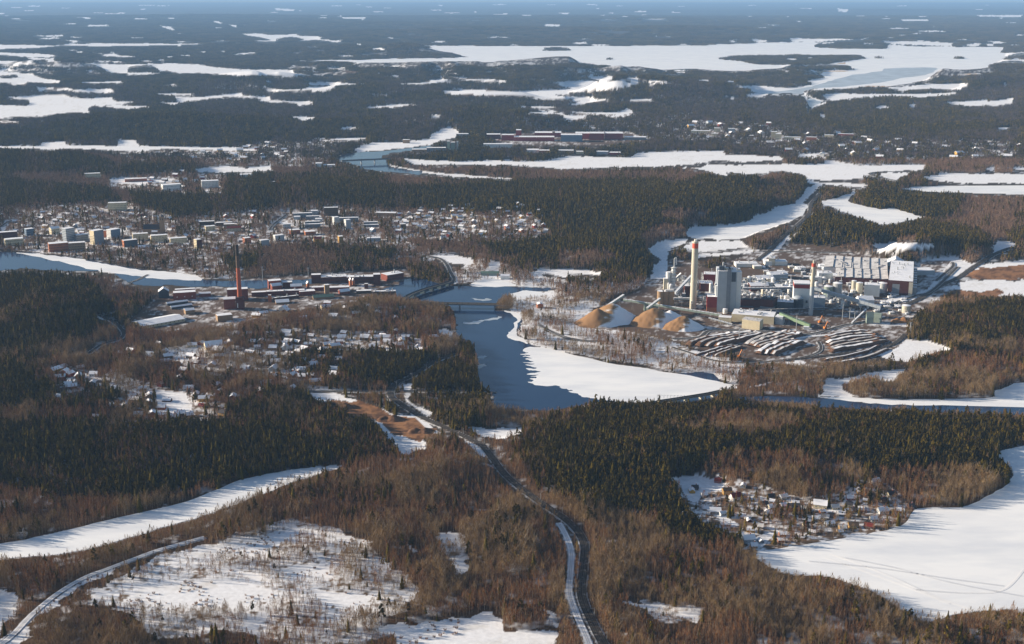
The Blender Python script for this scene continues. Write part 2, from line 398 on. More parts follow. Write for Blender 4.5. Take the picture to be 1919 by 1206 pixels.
def smooth_poly(p, n=3, closed=True):
    out = []; m = len(p)
    for i in range(m if closed else m - 1):
        if closed: a, b, c, d = (np.array(p[(i + k) % m]) for k in (-1, 0, 1, 2))
        else: a, b, c, d = (np.array(p[min(max(i + k, 0), m - 1)]) for k in (-1, 0, 1, 2))
        for t in np.arange(n) / n:
            out.append(tuple(.5 * ((2 * b) + (c - a) * t + (2 * a - 5 * b + 4 * c - d) * t * t + (3 * b - a - 3 * c + d) * t ** 3)))
    if not closed: out.append(tuple(p[-1]))
    return out

SHEETS = []
for line in COVER.strip().splitlines():
    c, t, s = line.split('|')
    poly = P(s, t)
    if c in 'WEY':
        poly = smooth_poly(poly, 5)
        pu, pv = np.array(poly).T; kk = np.clip((pv + 15) / 320, .08, .8)
        poly = list(zip(pu + (fbm(pu / (9 * kk) + 5, pv / (4 * kk), 3) - .5) * 15 * kk, pv + (fbm(pu / (9 * kk) + 90, pv / (4 * kk) + 40, 3) - .5) * 5.5 * kk))
        SHEETS.append((c, poly))
    fill(poly, CODE['W' if c == 'Y' else c])
# small snowy clearings far away
for k in range(230):
    v = 8 + 150 * rng.random() ** 1.5; u = rng.uniform(-200, 2120)
    w = rng.uniform(3, 16) ; h = (rng.uniform(.5, 1.6) + v * .008) * .6
    q = [(u + w * math.cos(a) * rng.uniform(.6, 1.2), v + h * math.sin(a) * rng.uniform(.6, 1.2)) for a in np.linspace(0, 6.28, 9)[:-1]]
    sub = cover[int(np.clip(v - RV0, 0, RNV - 1)), int(np.clip(u - RU0, 0, RNU - 1))]
    if sub == CODE['M']: fill(q, CODE['F'])

# stands of one kind and narrow fields break up the far woods
def blotch(n, v0, v1, w0, w1, hk, code, only):
    for k in range(n):
        v = rng.uniform(v0, v1); u = rng.uniform(-200, 2120); w = rng.uniform(w0, w1) * (.35 + v / 300); h = w * rng.uniform(*hk); t = rng.uniform(-.06, .06)
        q = [(u + w * math.cos(a) * (r_ := rng.uniform(.6, 1.2)), v + h * math.sin(a) * r_ + t * w * math.cos(a)) for a in np.linspace(0, 6.28, 13)[:-1]]
        if cover[int(np.clip(v - RV0, 0, RNV - 1)), int(np.clip(u - RU0, 0, RNU - 1))] in [CODE[c] for c in only]:
            m = cover.copy(); fill(q, CODE[code], m); ok_ = np.isin(cover, [CODE[c] for c in only]); cover[ok_] = m[ok_]
blotch(70, 20, 300, 30, 110, (.05, .12), 'C', 'M')
blotch(80, 20, 300, 25, 100, (.04, .10), 'B', 'M')
blotch(60, 40, 260, 14, 50, (.03, .06), 'F', 'MB')

def strip_px(path, hw):
    """ground-true band of half width hw (metres) along a pixel path -> list of quads in ground metres"""
    pts = smooth_poly(path, 6, closed=False)
    X, Y = unproj([p[0] for p in pts], [p[1] for p in pts])
    g = np.stack([X, Y], 1)
    d = np.gradient(g, axis=0); d /= np.linalg.norm(d, axis=1)[:, None] + 1e-9
    nrm = np.stack([-d[:, 1], d[:, 0]], 1)
    return g + nrm * hw, g - nrm * hw
for nm, hw, path in ROADS:
    L, Rr = strip_px(path, hw + 1.2)
    ring = np.concatenate([L, Rr[::-1]])
    u, v = proj(ring[:, 0], ring[:, 1], np.zeros(len(ring)))
    for i in range(len(L) - 1):
        q = np.array([L[i], L[i + 1], Rr[i + 1], Rr[i]])
        u, v = proj(q[:, 0], q[:, 1], np.zeros(4))
        fill(list(zip(u, v)), CODE['R'])

def look(u, v, warp=True):
    u = np.asarray(u, float); v = np.asarray(v, float)
    if warp:
        k = np.clip((v + 20) / 700, .05, 1.3)
        du = (fbm(u / (26 * k), v / (9 * k), 3) - .5) * 26 * k * np.clip((v - 60) / 320, .2, 1)
        dv = (fbm(u / (26 * k) + 50, v / (9 * k) + 31, 3) - .5) * 12 * k * np.clip((v - 60) / 320, .12, 1)
        c0 = cover[np.clip((v - RV0).astype(int), 0, RNV - 1), np.clip((u - RU0).astype(int), 0, RNU - 1)]
        c1 = cover[np.clip((v + dv - RV0).astype(int), 0, RNV - 1), np.clip((u + du - RU0).astype(int), 0, RNU - 1)]
        hard = np.isin(c0, HARD) | np.isin(c1, HARD)
        return np.where(hard, c0, c1)
    return cover[np.clip((v - RV0).astype(int), 0, RNV - 1), np.clip((u - RU0).astype(int), 0, RNU - 1)]
HARD = [CODE[c] for c in "WERIT"]

# ------------------------------------------------------------------ terrain
HILLS = [(1250, 850, 230, 60, 16), (1560, 850, 200, 50, 10), (1545, 462, 80, 26, 34), (1730, 478, 110, 26, 34), (1300, 400, 150, 40, 34), (1050, 400, 180, 34, 26),
         (500, 375, 160, 24, 30), (760, 360, 150, 24, 22), (90, 600, 110, 46, 30), (1130, 480, 90, 26, 26), (60, 310, 150, 20, 40), (330, 320, 60, 10, 20),
         (860, 225, 110, 12, 45), (1000, 235, 60, 8, 50), (320, 840, 260, 40, 8), (1390, 350, 70, 14, 30), (640, 590, 150, 22, 14), (60, 730, 110, 40, 16),
         (470, 640, 110, 22, 8), (300, 235, 300, 12, 40), (800, 890, 130, 30, 9), (1820, 630, 120, 40, 12)]
for k in range(70):
    v = 20 + 170 * rng.random(); HILLS.append((rng.uniform(-200, 2100), v, rng.uniform(60, 260), 2 + v * .05, rng.uniform(15, 55)))
flat = np.isin(cover, [CODE[c] for c in "WEFRIK"]).astype(np.float32)
def blur(a, r, axis):
    c = np.cumsum(np.pad(a, [(r + 1, r) if i == axis else (0, 0) for i in (0, 1)], mode='edge'), axis=axis, dtype=np.float64)
    n = a.shape[axis]
    return ((c[2 * r + 1:] - c[:-2 * r - 1]) if axis == 0 else (c[:, 2 * r + 1:] - c[:, :-2 * r - 1]))[: n, :][:, : a.shape[1]].astype(np.float32) / (2 * r + 1)
lm = blur(blur(flat, 14, 1), 7, 0)
landmask = np.clip(1 - lm * 1.7, 0, 1) ** 1.3
# far away rows are thin: let hills fade with their own rows only
def height(X, Y):
    X = np.asarray(X, float); Y = np.asarray(Y, float)
    u, v = proj(X, Y, np.zeros_like(X))
    z = np.zeros_like(u)
    for (a, b, su, sv, A) in HILLS:
        z += A * np.exp(-((u - a) / su) ** 2 - ((v - b) / sv) ** 2)
    m = landmask[np.clip((v - RV0).astype(int), 0, RNV - 1), np.clip((u - RU0).astype(int), 0, RNU - 1)]
    return z * m + 1.2 * m * (fbm(X / 60, Y / 60, 2) - .3)

def ground_at(u, v):
    X, Y = unproj(u, v)
    for k in range(5):
        z = height(np.array([X]), np.array([Y]))[0]
        X, Y = unproj(u, v, z)
    return float(X), float(Y), float(height(np.array([X]), np.array([Y]))[0])

# ------------------------------------------------------------------ materials
def mat(name, rgb, rough=.8, var=.12, scale=.5, bump=0.0, spec=.25, rand=0.0, metallic=0.0, ramp=None):
    m = bpy.data.materials.new(name); m.use_nodes = True
    nt = m.node_tree; b = nt.nodes["Principled BSDF"]
    b.inputs["Roughness"].default_value = rough
    b.inputs["Specular IOR Level"].default_value = spec
    b.inputs["Metallic"].default_value = metallic
    tc = nt.nodes.new("ShaderNodeTexCoord")
    nz = nt.nodes.new("ShaderNodeTexNoise"); nz.inputs["Scale"].default_value = scale; nz.inputs["Detail"].default_value = 3
    nt.links.new(tc.outputs["Object"], nz.inputs["Vector"])
    hs = nt.nodes.new("ShaderNodeHueSaturation"); hs.inputs["Color"].default_value = (*rgb, 1)
    mr = nt.nodes.new("ShaderNodeMapRange"); mr.inputs["From Min"].default_value = .3; mr.inputs["From Max"].default_value = .7
    mr.inputs["To Min"].default_value = 1 - var; mr.inputs["To Max"].default_value = 1 + var
    nt.links.new(nz.outputs["Fac"], mr.inputs["Value"])
    val = mr.outputs["Result"]
    if rand:
        oi = nt.nodes.new("ShaderNodeObjectInfo")
        m2 = nt.nodes.new("ShaderNodeMapRange"); m2.inputs["To Min"].default_value = 1 - rand; m2.inputs["To Max"].default_value = 1 + rand
        nt.links.new(oi.outputs["Random"], m2.inputs["Value"])
        mu = nt.nodes.new("ShaderNodeMath"); mu.operation = 'MULTIPLY'
        nt.links.new(val, mu.inputs[0]); nt.links.new(m2.outputs["Result"], mu.inputs[1]); val = mu.outputs[0]
        if ramp:
            rp = nt.nodes.new("ShaderNodeValToRGB"); rp.color_ramp.interpolation = 'LINEAR'
            els = rp.color_ramp.elements
            for i, (p, c) in enumerate(ramp):
                e = els[i] if i < 2 else els.new(p)
                e.position = p; e.color = (*c, 1)
            wnz = nt.nodes.new("ShaderNodeTexWhiteNoise"); wnz.noise_dimensions = '1D'
            nt.links.new(oi.outputs["Random"], wnz.inputs["W"])
            nt.links.new(wnz.outputs["Value"], rp.inputs["Fac"]); nt.links.new(rp.outputs["Color"], hs.inputs["Color"])
    nt.links.new(val, hs.inputs["Value"])
    nt.links.new(hs.outputs["Color"], b.inputs["Base Color"])
    if bump:
        bp = nt.nodes.new("ShaderNodeBump"); bp.inputs["Strength"].default_value = bump
        nt.links.new(nz.outputs["Fac"], bp.inputs["Height"]); nt.links.new(bp.outputs["Normal"], b.inputs["Normal"])
    return m

SNOW = (.82, .82, .84)
MT = {}
def M_(k):
    return MT[k]
for k, a in dict(
    snow=(SNOW, .6, .05, .08), roofsnow=((.80, .80, .83), .6, .10, .12), cream=((.62, .53, .36), .8, .06, .2), white=((.68, .68, .66), .7, .06, .2),
    concrete=((.50, .46, .37), .8, .10, .12), palegrey=((.36, .40, .44), .6, .06, .1), midgrey=((.20, .22, .25), .6, .1, .2), darkgrey=((.06, .075, .095), .5, .1, .2),
    brick=((.19, .052, .036), .85, .12, .3), darkbrick=((.10, .032, .026), .85, .12, .3), redclad=((.26, .035, .03), .6, .08, .2), orange=((.36, .13, .06), .8, .08, .3),
    chimred=((.50, .085, .045), .7, .08, .2), chimbrick=((.36, .085, .04), .85, .1, .2), soot=((.045, .035, .03), .9, .15, .2), brown=((.11, .07, .045), .8, .1, .4),
    tan=((.30, .20, .12), .8, .1, .3), green=((.22, .31, .19), .6, .08, .2), greengrey=((.24, .29, .25), .6, .08, .15), blue=((.13, .19, .27), .6, .1, .3), yellow=((.50, .29, .07), .8, .06, .4),
    glass=((.03, .04, .05), .15, .2, .4), steel=((.34, .35, .36), .4, .1, .3), rust=((.22, .10, .05), .9, .2, .4), darkroof=((.05, .045, .05), .8, .15, .4),
    redroof=((.20, .035, .025), .8, .12, .4), greenroof=((.10, .16, .13), .7, .1, .3), timber=((.27, .15, .075), .9, .3, .6), logend=((.16, .085, .05), .9, .35, .5),
    asphalt=((.055, .052, .05), .85, .25, .2), ballast=((.036, .028, .023), .95, .45, .25), rail=((.12, .10, .085), .5, .15, .2), dirtysnow=((.55, .53, .52), .8, .25, .1), tracksnow=((.77, .77, .79), .7, .05, .1), dirt=((.17, .085, .045), .95, .3, .08),
    orangepaint=((.62, .20, .03), .5, .1, .4), silverroof=((.42, .45, .50), .5, .1, .2)).items():
    MT[k] = mat(k, *a)

def simple_node_mat(name):
    m = bpy.data.materials.new(name); m.use_nodes = True
    return m, m.node_tree, m.node_tree.nodes["Principled BSDF"]

MT['thinice'] = mat('thin_grey_ice', (.42, .47, .52), .45, .2, .01, spec=.5)
# ground: land-cover colours (what lies there, greyed as by haze far off), broken up by noise
gm, nt, b = simple_node_mat("ground_cover")
at = nt.nodes.new("ShaderNodeAttribute"); at.attribute_name = "cover"
tc = nt.nodes.new("ShaderNodeTexCoord")
n1 = nt.nodes.new("ShaderNodeTexNoise"); n1.inputs["Scale"].default_value = .16; n1.inputs["Detail"].default_value = 4; n1.inputs["Roughness"].default_value = .65
nt.links.new(tc.outputs["Object"], n1.inputs["Vector"])
mr = nt.nodes.new("ShaderNodeMapRange"); mr.inputs["From Min"].default_value = .3; mr.inputs["From Max"].default_value = .7
mr.inputs["To Min"].default_value = .86; mr.inputs["To Max"].default_value = 1.08
nt.links.new(n1.outputs["Fac"], mr.inputs["Value"])
hs = nt.nodes.new("ShaderNodeHueSaturation"); nt.links.new(at.outputs["Color"], hs.inputs["Color"]); nt.links.new(mr.outputs["Result"], hs.inputs["Value"])
nt.links.new(hs.outputs["Color"], b.inputs["Base Color"]); b.inputs["Roughness"].default_value = .85; b.inputs["Specular IOR Level"].default_value = .1
bp = nt.nodes.new("ShaderNodeBump"); bp.inputs["Strength"].default_value = .35; bp.inputs["Distance"].default_value = .6
nt.links.new(n1.outputs["Fac"], bp.inputs["Height"]); nt.links.new(bp.outputs["Normal"], b.inputs["Normal"])
MT['ground'] = gm

tb, nt, b = simple_node_mat("track_bed")
tc = nt.nodes.new("ShaderNodeTexCoord"); n1 = nt.nodes.new("ShaderNodeTexNoise"); n1.inputs["Scale"].default_value = .22; n1.inputs["Detail"].default_value = 6; n1.inputs["Roughness"].default_value = .7
nt.links.new(tc.outputs["Object"], n1.inputs["Vector"])
rp = nt.nodes.new("ShaderNodeValToRGB"); rp.color_ramp.elements[0].position = .52; rp.color_ramp.elements[0].color = (.020, .016, .014, 1)
rp.color_ramp.elements[1].position = .70; rp.color_ramp.elements[1].color = (.42, .42, .44, 1)
e = rp.color_ramp.elements.new(.60); e.color = (.075, .058, .048, 1)
nt.links.new(n1.outputs["Fac"], rp.inputs["Fac"]); nt.links.new(rp.outputs[0], b.inputs["Base Color"]); b.inputs["Roughness"].default_value = .95
MT['trackbed'] = tb

wm, nt, b = simple_node_mat("river_water")
b.inputs["Base Color"].default_value = (.014, .036, .088, 1); b.inputs["Roughness"].default_value = .10; b.inputs["IOR"].default_value = 1.33
tc = nt.nodes.new("ShaderNodeTexCoord")
n1 = nt.nodes.new("ShaderNodeTexNoise"); n1.inputs["Scale"].default_value = .35; n1.inputs["Detail"].default_value = 3
nt.links.new(tc.outputs["Object"], n1.inputs["Vector"])
bp = nt.nodes.new("ShaderNodeBump"); bp.inputs["Strength"].default_value = .10; bp.inputs["Distance"].default_value = .3
nt.links.new(n1.outputs["Fac"], bp.inputs["Height"]); nt.links.new(bp.outputs["Normal"], b.inputs["Normal"])
MT['water'] = wm

im, nt, b = simple_node_mat("snowy_ice")
tc = nt.nodes.new("ShaderNodeTexCoord")
mp = nt.nodes.new("ShaderNodeMapping"); mp.inputs["Scale"].default_value = (.004, .012, 1); mp.inputs["Rotation"].default_value = (0, 0, .35)
nt.links.new(tc.outputs["Object"], mp.inputs["Vector"])
n1 = nt.nodes.new("ShaderNodeTexNoise"); n1.inputs["Scale"].default_value = 2.0; n1.inputs["Detail"].default_value = 6; n1.inputs["Roughness"].default_value = .6
nt.links.new(mp.outputs[0], n1.inputs["Vector"])
rp = nt.nodes.new("ShaderNodeValToRGB"); rp.color_ramp.elements[0].position = .3; rp.color_ramp.elements[0].color = (.69, .71, .75, 1)
rp.color_ramp.elements[1].position = .6; rp.color_ramp.elements[1].color = (.86, .86, .86, 1)
nt.links.new(n1.outputs["Fac"], rp.inputs["Fac"]); nt.links.new(rp.outputs[0], b.inputs["Base Color"])
b.inputs["Roughness"].default_value = .6; b.inputs["Specular IOR Level"].default_value = .15
MT['ice'] = im

# ------------------------------------------------------------------ objects and meshes
def tag(o, label=None, cat=None, group=None, kind=None):
    if label: o['label'] = label
    if cat: o['category'] = cat
    if group: o['group'] = group
    if kind: o['kind'] = kind
    return o

def link(o, parent=None):
    col.objects.link(o)
    if parent: o.parent = parent
    return o

class MB:
    """collects faces; build() links ONE mesh object"""
    def __init__(s): s.v = []; s.f = []; s.m = []; s.mats = []
    def mi(s, k):
        if k not in s.mats: s.mats.append(k)
        return s.mats.index(k)
    def add(s, vs, fs, k):
        o = len(s.v); i = s.mi(k)
        s.v += [tuple(map(float, q)) for q in vs]
        for f in fs: s.f.append(tuple(o + j for j in f)); s.m.append(i)
        return s
    def box(s, cx, cy, z0, w, d, h, k, rot=0, top=None):
        c, n = math.cos(rot), math.sin(rot)
        q = [(cx + c * x - n * y, cy + n * x + c * y) for x, y in ((-w / 2, -d / 2), (w / 2, -d / 2), (w / 2, d / 2), (-w / 2, d / 2))]
        vs = [(x, y, z0) for x, y in q] + [(x, y, z0 + h) for x, y in q]
        s.add(vs, [(0, 1, 5, 4), (1, 2, 6, 5), (2, 3, 7, 6), (3, 0, 4, 7)], k)
        s.add(vs, [(4, 5, 6, 7)], top or k)
        return s
    def cyl(s, cx, cy, z0, r0, r1, h, k, n=14, cap=None):
        a = [2 * math.pi * i / n for i in range(n)]
        vs = [(cx + r0 * math.cos(t), cy + r0 * math.sin(t), z0) for t in a] + [(cx + r1 * math.cos(t), cy + r1 * math.sin(t), z0 + h) for t in a]
        s.add(vs, [(i, (i + 1) % n, n + (i + 1) % n, n + i) for i in range(n)], k)
        if r1 > .01: s.add(vs, [tuple(range(n, 2 * n))], cap or k)
        return s
    def dome(s, cx, cy, z0, r, h, k, n=14, rings=4):
        vs = []
        for j in range(rings + 1):
            t = j / rings * math.pi / 2
            for i in range(n):
                vs.append((cx + r * math.cos(t) * math.cos(6.2832 * i / n), cy + r * math.cos(t) * math.sin(6.2832 * i / n), z0 + h * math.sin(t)))
        return s.add(vs, [(j * n + i, j * n + (i + 1) % n, (j + 1) * n + (i + 1) % n, (j + 1) * n + i) for j in range(rings) for i in range(n)], k)
    def beam(s, a, b_, w, h, k, top=None):
        a = Vector(a); b_ = Vector(b_); d = (b_ - a)
        sd = Vector((-d.y, d.x, 0)); sd = sd.normalized() * w / 2 if sd.length > 1e-6 else Vector((w / 2, 0, 0))
        up = Vector((0, 0, h)) if abs(d.normalized().z) < .95 else Vector((0, h, 0))
        vs = [a - sd, a + sd, a + sd + up, a - sd + up, b_ - sd, b_ + sd, b_ + sd + up, b_ - sd + up]
        s.add(vs, [(0, 1, 2, 3), (5, 4, 7, 6), (0, 4, 5, 1), (1, 5, 6, 2), (0, 3, 7, 4)], k)
        s.add(vs, [(3, 2, 6, 7)], top or k)
        return s
    def gable(s, w, d, z0, rise, k, over=.5, cx=0, cy=0, th=.5, along='x', gab=None):
        """gable roof slab; ridge runs along x or y; with gable end walls in material gab"""
        def T(x, y, z): return (cx + x, cy + y, z) if along == 'x' else (cx + y, cy + x, z)
        L, D = (w, d) if along == 'x' else (d, w)
        l = L / 2 + over; e = D / 2 + over
        drop = rise * over / (D / 2)
        vs = [T(-l, -e, z0 - drop), T(l, -e, z0 - drop), T(l, 0, z0 + rise), T(-l, 0, z0 + rise), T(l, e, z0 - drop), T(-l, e, z0 - drop)]
        n = len(vs)
        vs += [(x, y, z + th) for x, y, z in vs]
        s.add(vs, [(n, n + 1, n + 2, n + 3), (n + 3, n + 2, n + 4, n + 5), (0, 3, 2, 1), (3, 5, 4, 2), (0, 1, n + 1, n), (4, 5, n + 5, n + 4),
                   (1, 2, n + 2, n + 1), (2, 4, n + 4, n + 2), (0, n, n + 3, 3), (3, n + 3, n + 5, 5)], k)
        if gab:
            g = [T(sx * L / 2, -D / 2, z0) for sx in (-1, 1)] + [T(sx * L / 2, D / 2, z0) for sx in (-1, 1)] + [T(sx * L / 2, 0, z0 + rise) for sx in (-1, 1)]
            s.add(g, [(0, 2, 4), (1, 5, 3)], gab)
        return s
    def mesh(s, name):
        me = bpy.data.meshes.new(name)
        me.from_pydata(s.v, [], s.f)
        for k in s.mats: me.materials.append(MT[k])
        me.polygons.foreach_set("material_index", s.m)
        me.update()
        return me
    def build(s, name, parent=None):
        return link(bpy.data.objects.new(name, s.mesh(name)), parent)

def empty(name, loc, rz=0):
    o = bpy.data.objects.new(name, None); o.empty_display_size = 3
    o.location = loc; o.rotation_euler = (0, 0, rz)
    return link(o)

# ------------------------------------------------------------------ ground sheet
def build_ground():
    rows = np.concatenate([np.arange(1335, 160, -2.0), np.arange(160, 40, -1.0), np.arange(40, 3.9, -.75)])
    cols = np.arange(-212, 2132, 2.0)
    U, V = np.meshgrid(cols, rows)
    X, Y = unproj(U.ravel(), V.ravel())
    Z = height(X, Y)
    u, v = proj(X, Y, Z)
    v = np.where(V.ravel() < 150, V.ravel(), v)
    c = look(u, v)
    n = fbm(X / 16, Y / 16, 4); n2 = fbm(X / 120 + 40, Y / 120, 3); n3 = fbm(X / 5, Y / 5, 2)
    A = np.zeros((len(X), 3))
    snow = np.array(SNOW)
    def mixc(mask, c0, c1, f):
        f = np.clip(f, 0, 1)[:, None]
        A[mask] = (np.array(c0) * (1 - f) + np.array(c1) * f)[mask]
    is_ = lambda k: c == CODE[k]
    mixc(is_('F'), snow, (.60, .57, .53), (n - .58) * 2 * (n2 > .42))
    mixc(is_('E'), snow, snow, n)
    mixc(is_('W'), (.05, .05, .05), (.05, .05, .05), n)
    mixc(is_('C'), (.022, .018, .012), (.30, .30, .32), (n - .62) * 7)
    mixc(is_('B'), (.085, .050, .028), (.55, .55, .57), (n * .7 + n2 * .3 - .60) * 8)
    mixc(is_('M'), (.055, .040, .028), (.50, .50, .52), (n * .6 + n2 * .4 - .58 + np.clip((Y - 3500) / 40000, 0, .09)) * 8)  # more snow mixed in with distance, also to lift the floor like haze
    mixc(is_('T'), (.14, .095, .065), snow, (n * .5 + n3 * .5 - .465) * 7)
    mixc(is_('S'), (.16, .11, .07), snow, (n * .4 + n3 * .6 - .28) * 5)
    mixc(is_('I'), (.11, .075, .055), (.70, .70, .72), (n * .4 + n2 * .3 + n3 * .3 - .515) * 6)
    mixc(is_('D'), (.30, .15, .07), (.13, .065, .035), (n * .6 + n3 * .4 - .42) * 5)
    mixc(is_('R'), (.70, .70, .71), (.13, .09, .06), (n * .6 + n3 * .4 - .42) * 5)
    mixc(is_('K'), (.50, .34, .20), snow, (n - .55) * 4)
    # beyond 12 km single trees no longer stand clear of their neighbours: the ground carries a forest colour greyed as by haze
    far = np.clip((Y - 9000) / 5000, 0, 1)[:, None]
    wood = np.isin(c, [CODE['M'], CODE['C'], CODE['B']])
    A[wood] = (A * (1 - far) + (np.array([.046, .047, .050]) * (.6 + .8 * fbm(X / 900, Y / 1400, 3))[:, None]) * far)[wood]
    me = bpy.data.meshes.new("ground")
    nr, nc = U.shape
    co = np.stack([X, Y, Z], 1).astype(np.float32)
    me.vertices.add(len(co)); me.vertices.foreach_set("co", co.ravel())
    i = np.arange((nr - 1) * (nc - 1)); r = i // (nc - 1); q = i % (nc - 1); a = r * nc + q
    F = np.stack([a, a + 1, a + 1 + nc, a + nc], 1).astype(np.int32)
    me.loops.add(F.size); me.loops.foreach_set("vertex_index", F.ravel())
    me.polygons.add(len(F)); me.polygons.foreach_set("loop_start", (np.arange(len(F)) * 4).astype(np.int32))
    me.polygons.foreach_set("use_smooth", np.ones(len(F), bool))
    me.update(calc_edges=True)
    ca = me.attributes.new("cover", 'FLOAT_COLOR', 'POINT')
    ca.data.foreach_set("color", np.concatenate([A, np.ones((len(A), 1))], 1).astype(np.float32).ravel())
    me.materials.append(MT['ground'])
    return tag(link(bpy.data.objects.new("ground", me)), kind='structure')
build_ground()

def sheet(name, poly, z, k, kind='structure'):
    X, Y = unproj([p[0] for p in poly], [p[1] for p in poly])
    pts = [Vector((x, y, 0)) for x, y in zip(X, Y)]
    tri = tessellate_polygon([pts])
    me = bpy.data.meshes.new(name)
    fs = []
    for t in tri:
        a, b_, c = (pts[i] for i in t)
        fs.append(t if (b_ - a).cross(c - a).z > 0 else (t[0], t[2], t[1]))
    me.from_pydata([(x, y, z) for x, y in zip(X, Y)], [], fs)
    me.materials.append(MT[k]); me.update()
    return tag(link(bpy.data.objects.new(name, me)), kind=kind)
for i, (c, poly) in enumerate(SHEETS):
    sheet({"W": "river_water", "Y": "thin_river_ice", "E": "snowy_lake_ice"}[c], poly, .10 + .012 * i, {"W": "water", "Y": "thinice", "E": "ice"}[c])

def build_road(nm, hw, path, lift=0.0):
    pts = smooth_poly(path, 10, closed=False)
    X, Y = unproj([p[0] for p in pts], [p[1] for p in pts])
    for k in range(3):
        z = height(X, Y)
        X, Y = unproj(np.array([p[0] for p in pts]), np.array([p[1] for p in pts]), z)
    g = np.stack([X, Y], 1)
    d = np.gradient(g, axis=0); d /= np.linalg.norm(d, axis=1)[:, None] + 1e-9
    nrm = np.stack([-d[:, 1], d[:, 0]], 1)
    mb = MB()
    def strip(o0, o1, dz, k):
        a = g + nrm * o0; b_ = g + nrm * o1
        za = height(a[:, 0], a[:, 1]); zb = height(b_[:, 0], b_[:, 1]); zm = np.maximum(za, zb) + dz + lift
        vs = [(a[i, 0], a[i, 1], zm[i]) for i in range(len(g))] + [(b_[i, 0], b_[i, 1], zm[i]) for i in range(len(g))]
        n = len(g)
        mb.add(vs, [(i, i + 1, n + i + 1, n + i) for i in range(n - 1)], k)
    if nm == 'railway':
        strip(hw, -hw, .75, 'trackbed')
        for t in (-.42, .42):
            c = t * hw
            strip(c + .95, c + .60, .95, 'rail'); strip(c - .60, c - .95, .95, 'rail')
        strip(.55, -.55, .82, 'trackbed')
    else:
        if nm == 'snowy_road':
            strip(hw, -hw, .55, 'snow')
            strip(1.15, .55, .62, 'dirtysnow'); strip(-.55, -1.15, .62, 'dirtysnow')
        else:
            strip(hw, -hw, .55, 'asphalt')
            strip(hw, hw * .80, .70, 'dirtysnow'); strip(-hw * .80, -hw, .70, 'dirtysnow')
    tag(mb.build(nm), kind='structure')
for i, r in enumerate(ROADS): build_road(*r, lift=.03 * i)

for t_ in TRACKS:
    pts = smooth_poly(t_, 10, closed=False)
    g = np.stack(unproj([p[0] for p in pts], [p[1] for p in pts], 1.0), 1)
    d = np.gradient(g, axis=0); d /= np.linalg.norm(d, axis=1)[:, None] + 1e-9
    nr = np.stack([-d[:, 1], d[:, 0]], 1); mb = MB(); n = len(g)
    for o_ in (-.9, .9):
        a = g + nr * (o_ - .3); b_ = g + nr * (o_ + .3)
        mb.add([(x, y, .95) for x, y in a] + [(x, y, .95) for x, y in b_], [(i, n + i, n + i + 1, i + 1) for i in range(n - 1)], 'tracksnow')
    tag(mb.build('ski_track'), kind='structure')

# ------------------------------------------------------------------ buildings
occ = np.zeros((RNV, RNU), bool)         # where nothing may grow in front of a building
def keep(u0, u1, v0, v1):
    occ[int(max(v0 - RV0, 0)):int(max(v1 - RV0, 0)) + 1, int(max(u0 - RU0, 0)):int(max(u1 - RU0, 0)) + 1] = True

def spot(uL, uR, vb, vt, keepit=True):
    """ground point under the front foot of something seen between columns uL..uR, rows vt..vb -> x, y, z, width, height, metres per px"""
    x, y, z = ground_at((uL + uR) / 2, vb)
    d = y * CP + (CAMH - z) * SP
    k = d / FPX
    h = (vb - vt) * k / (CP + 0.02)
    if keepit: keep(uL, uR, vt, vb)
    return x, y, z, (uR - uL) * k, h, k

_win = {}
def pane(parent, x, y, z, sx, sy, sz, k, name='window'):
    key = (round(sx, 2), round(sy, 2), round(sz, 2), k)
    if key not in _win: _win[key] = MB().box(0, 0, 0, sx, sy, sz, k).mesh(name)
    o = link(bpy.data.objects.new(name, _win[key]), parent); o.location = (x, y, z); return o
def windows(parent, w, d, z0, h, cols, rows, rot_faces=(0,), k='glass', ww=1.9, hh=1.5, name='window'):
    """windows on the front (0), left (1) or right (2) face, each a part of its own"""
    nn = 0
    for f in rot_faces:
        L = w if f == 0 else d
        n = cols if f == 0 else max(2, int(cols * d / w))
        for r in range(rows):
            zc = z0 + h * (r + .35) / rows
            for c in range(n):
                t = (c + .5) / n * L - L / 2; nn += 1
                if nn > 98: return
                if f == 0: pane(parent, t, -d / 2 - .03, zc, ww, .12, hh, k, name)
                elif f == 1: pane(parent, -w / 2 - .03, t, zc, .12, ww, hh, k, name)
                else: pane(parent, w / 2 + .03, t, zc, .12, ww, hh, k, name)

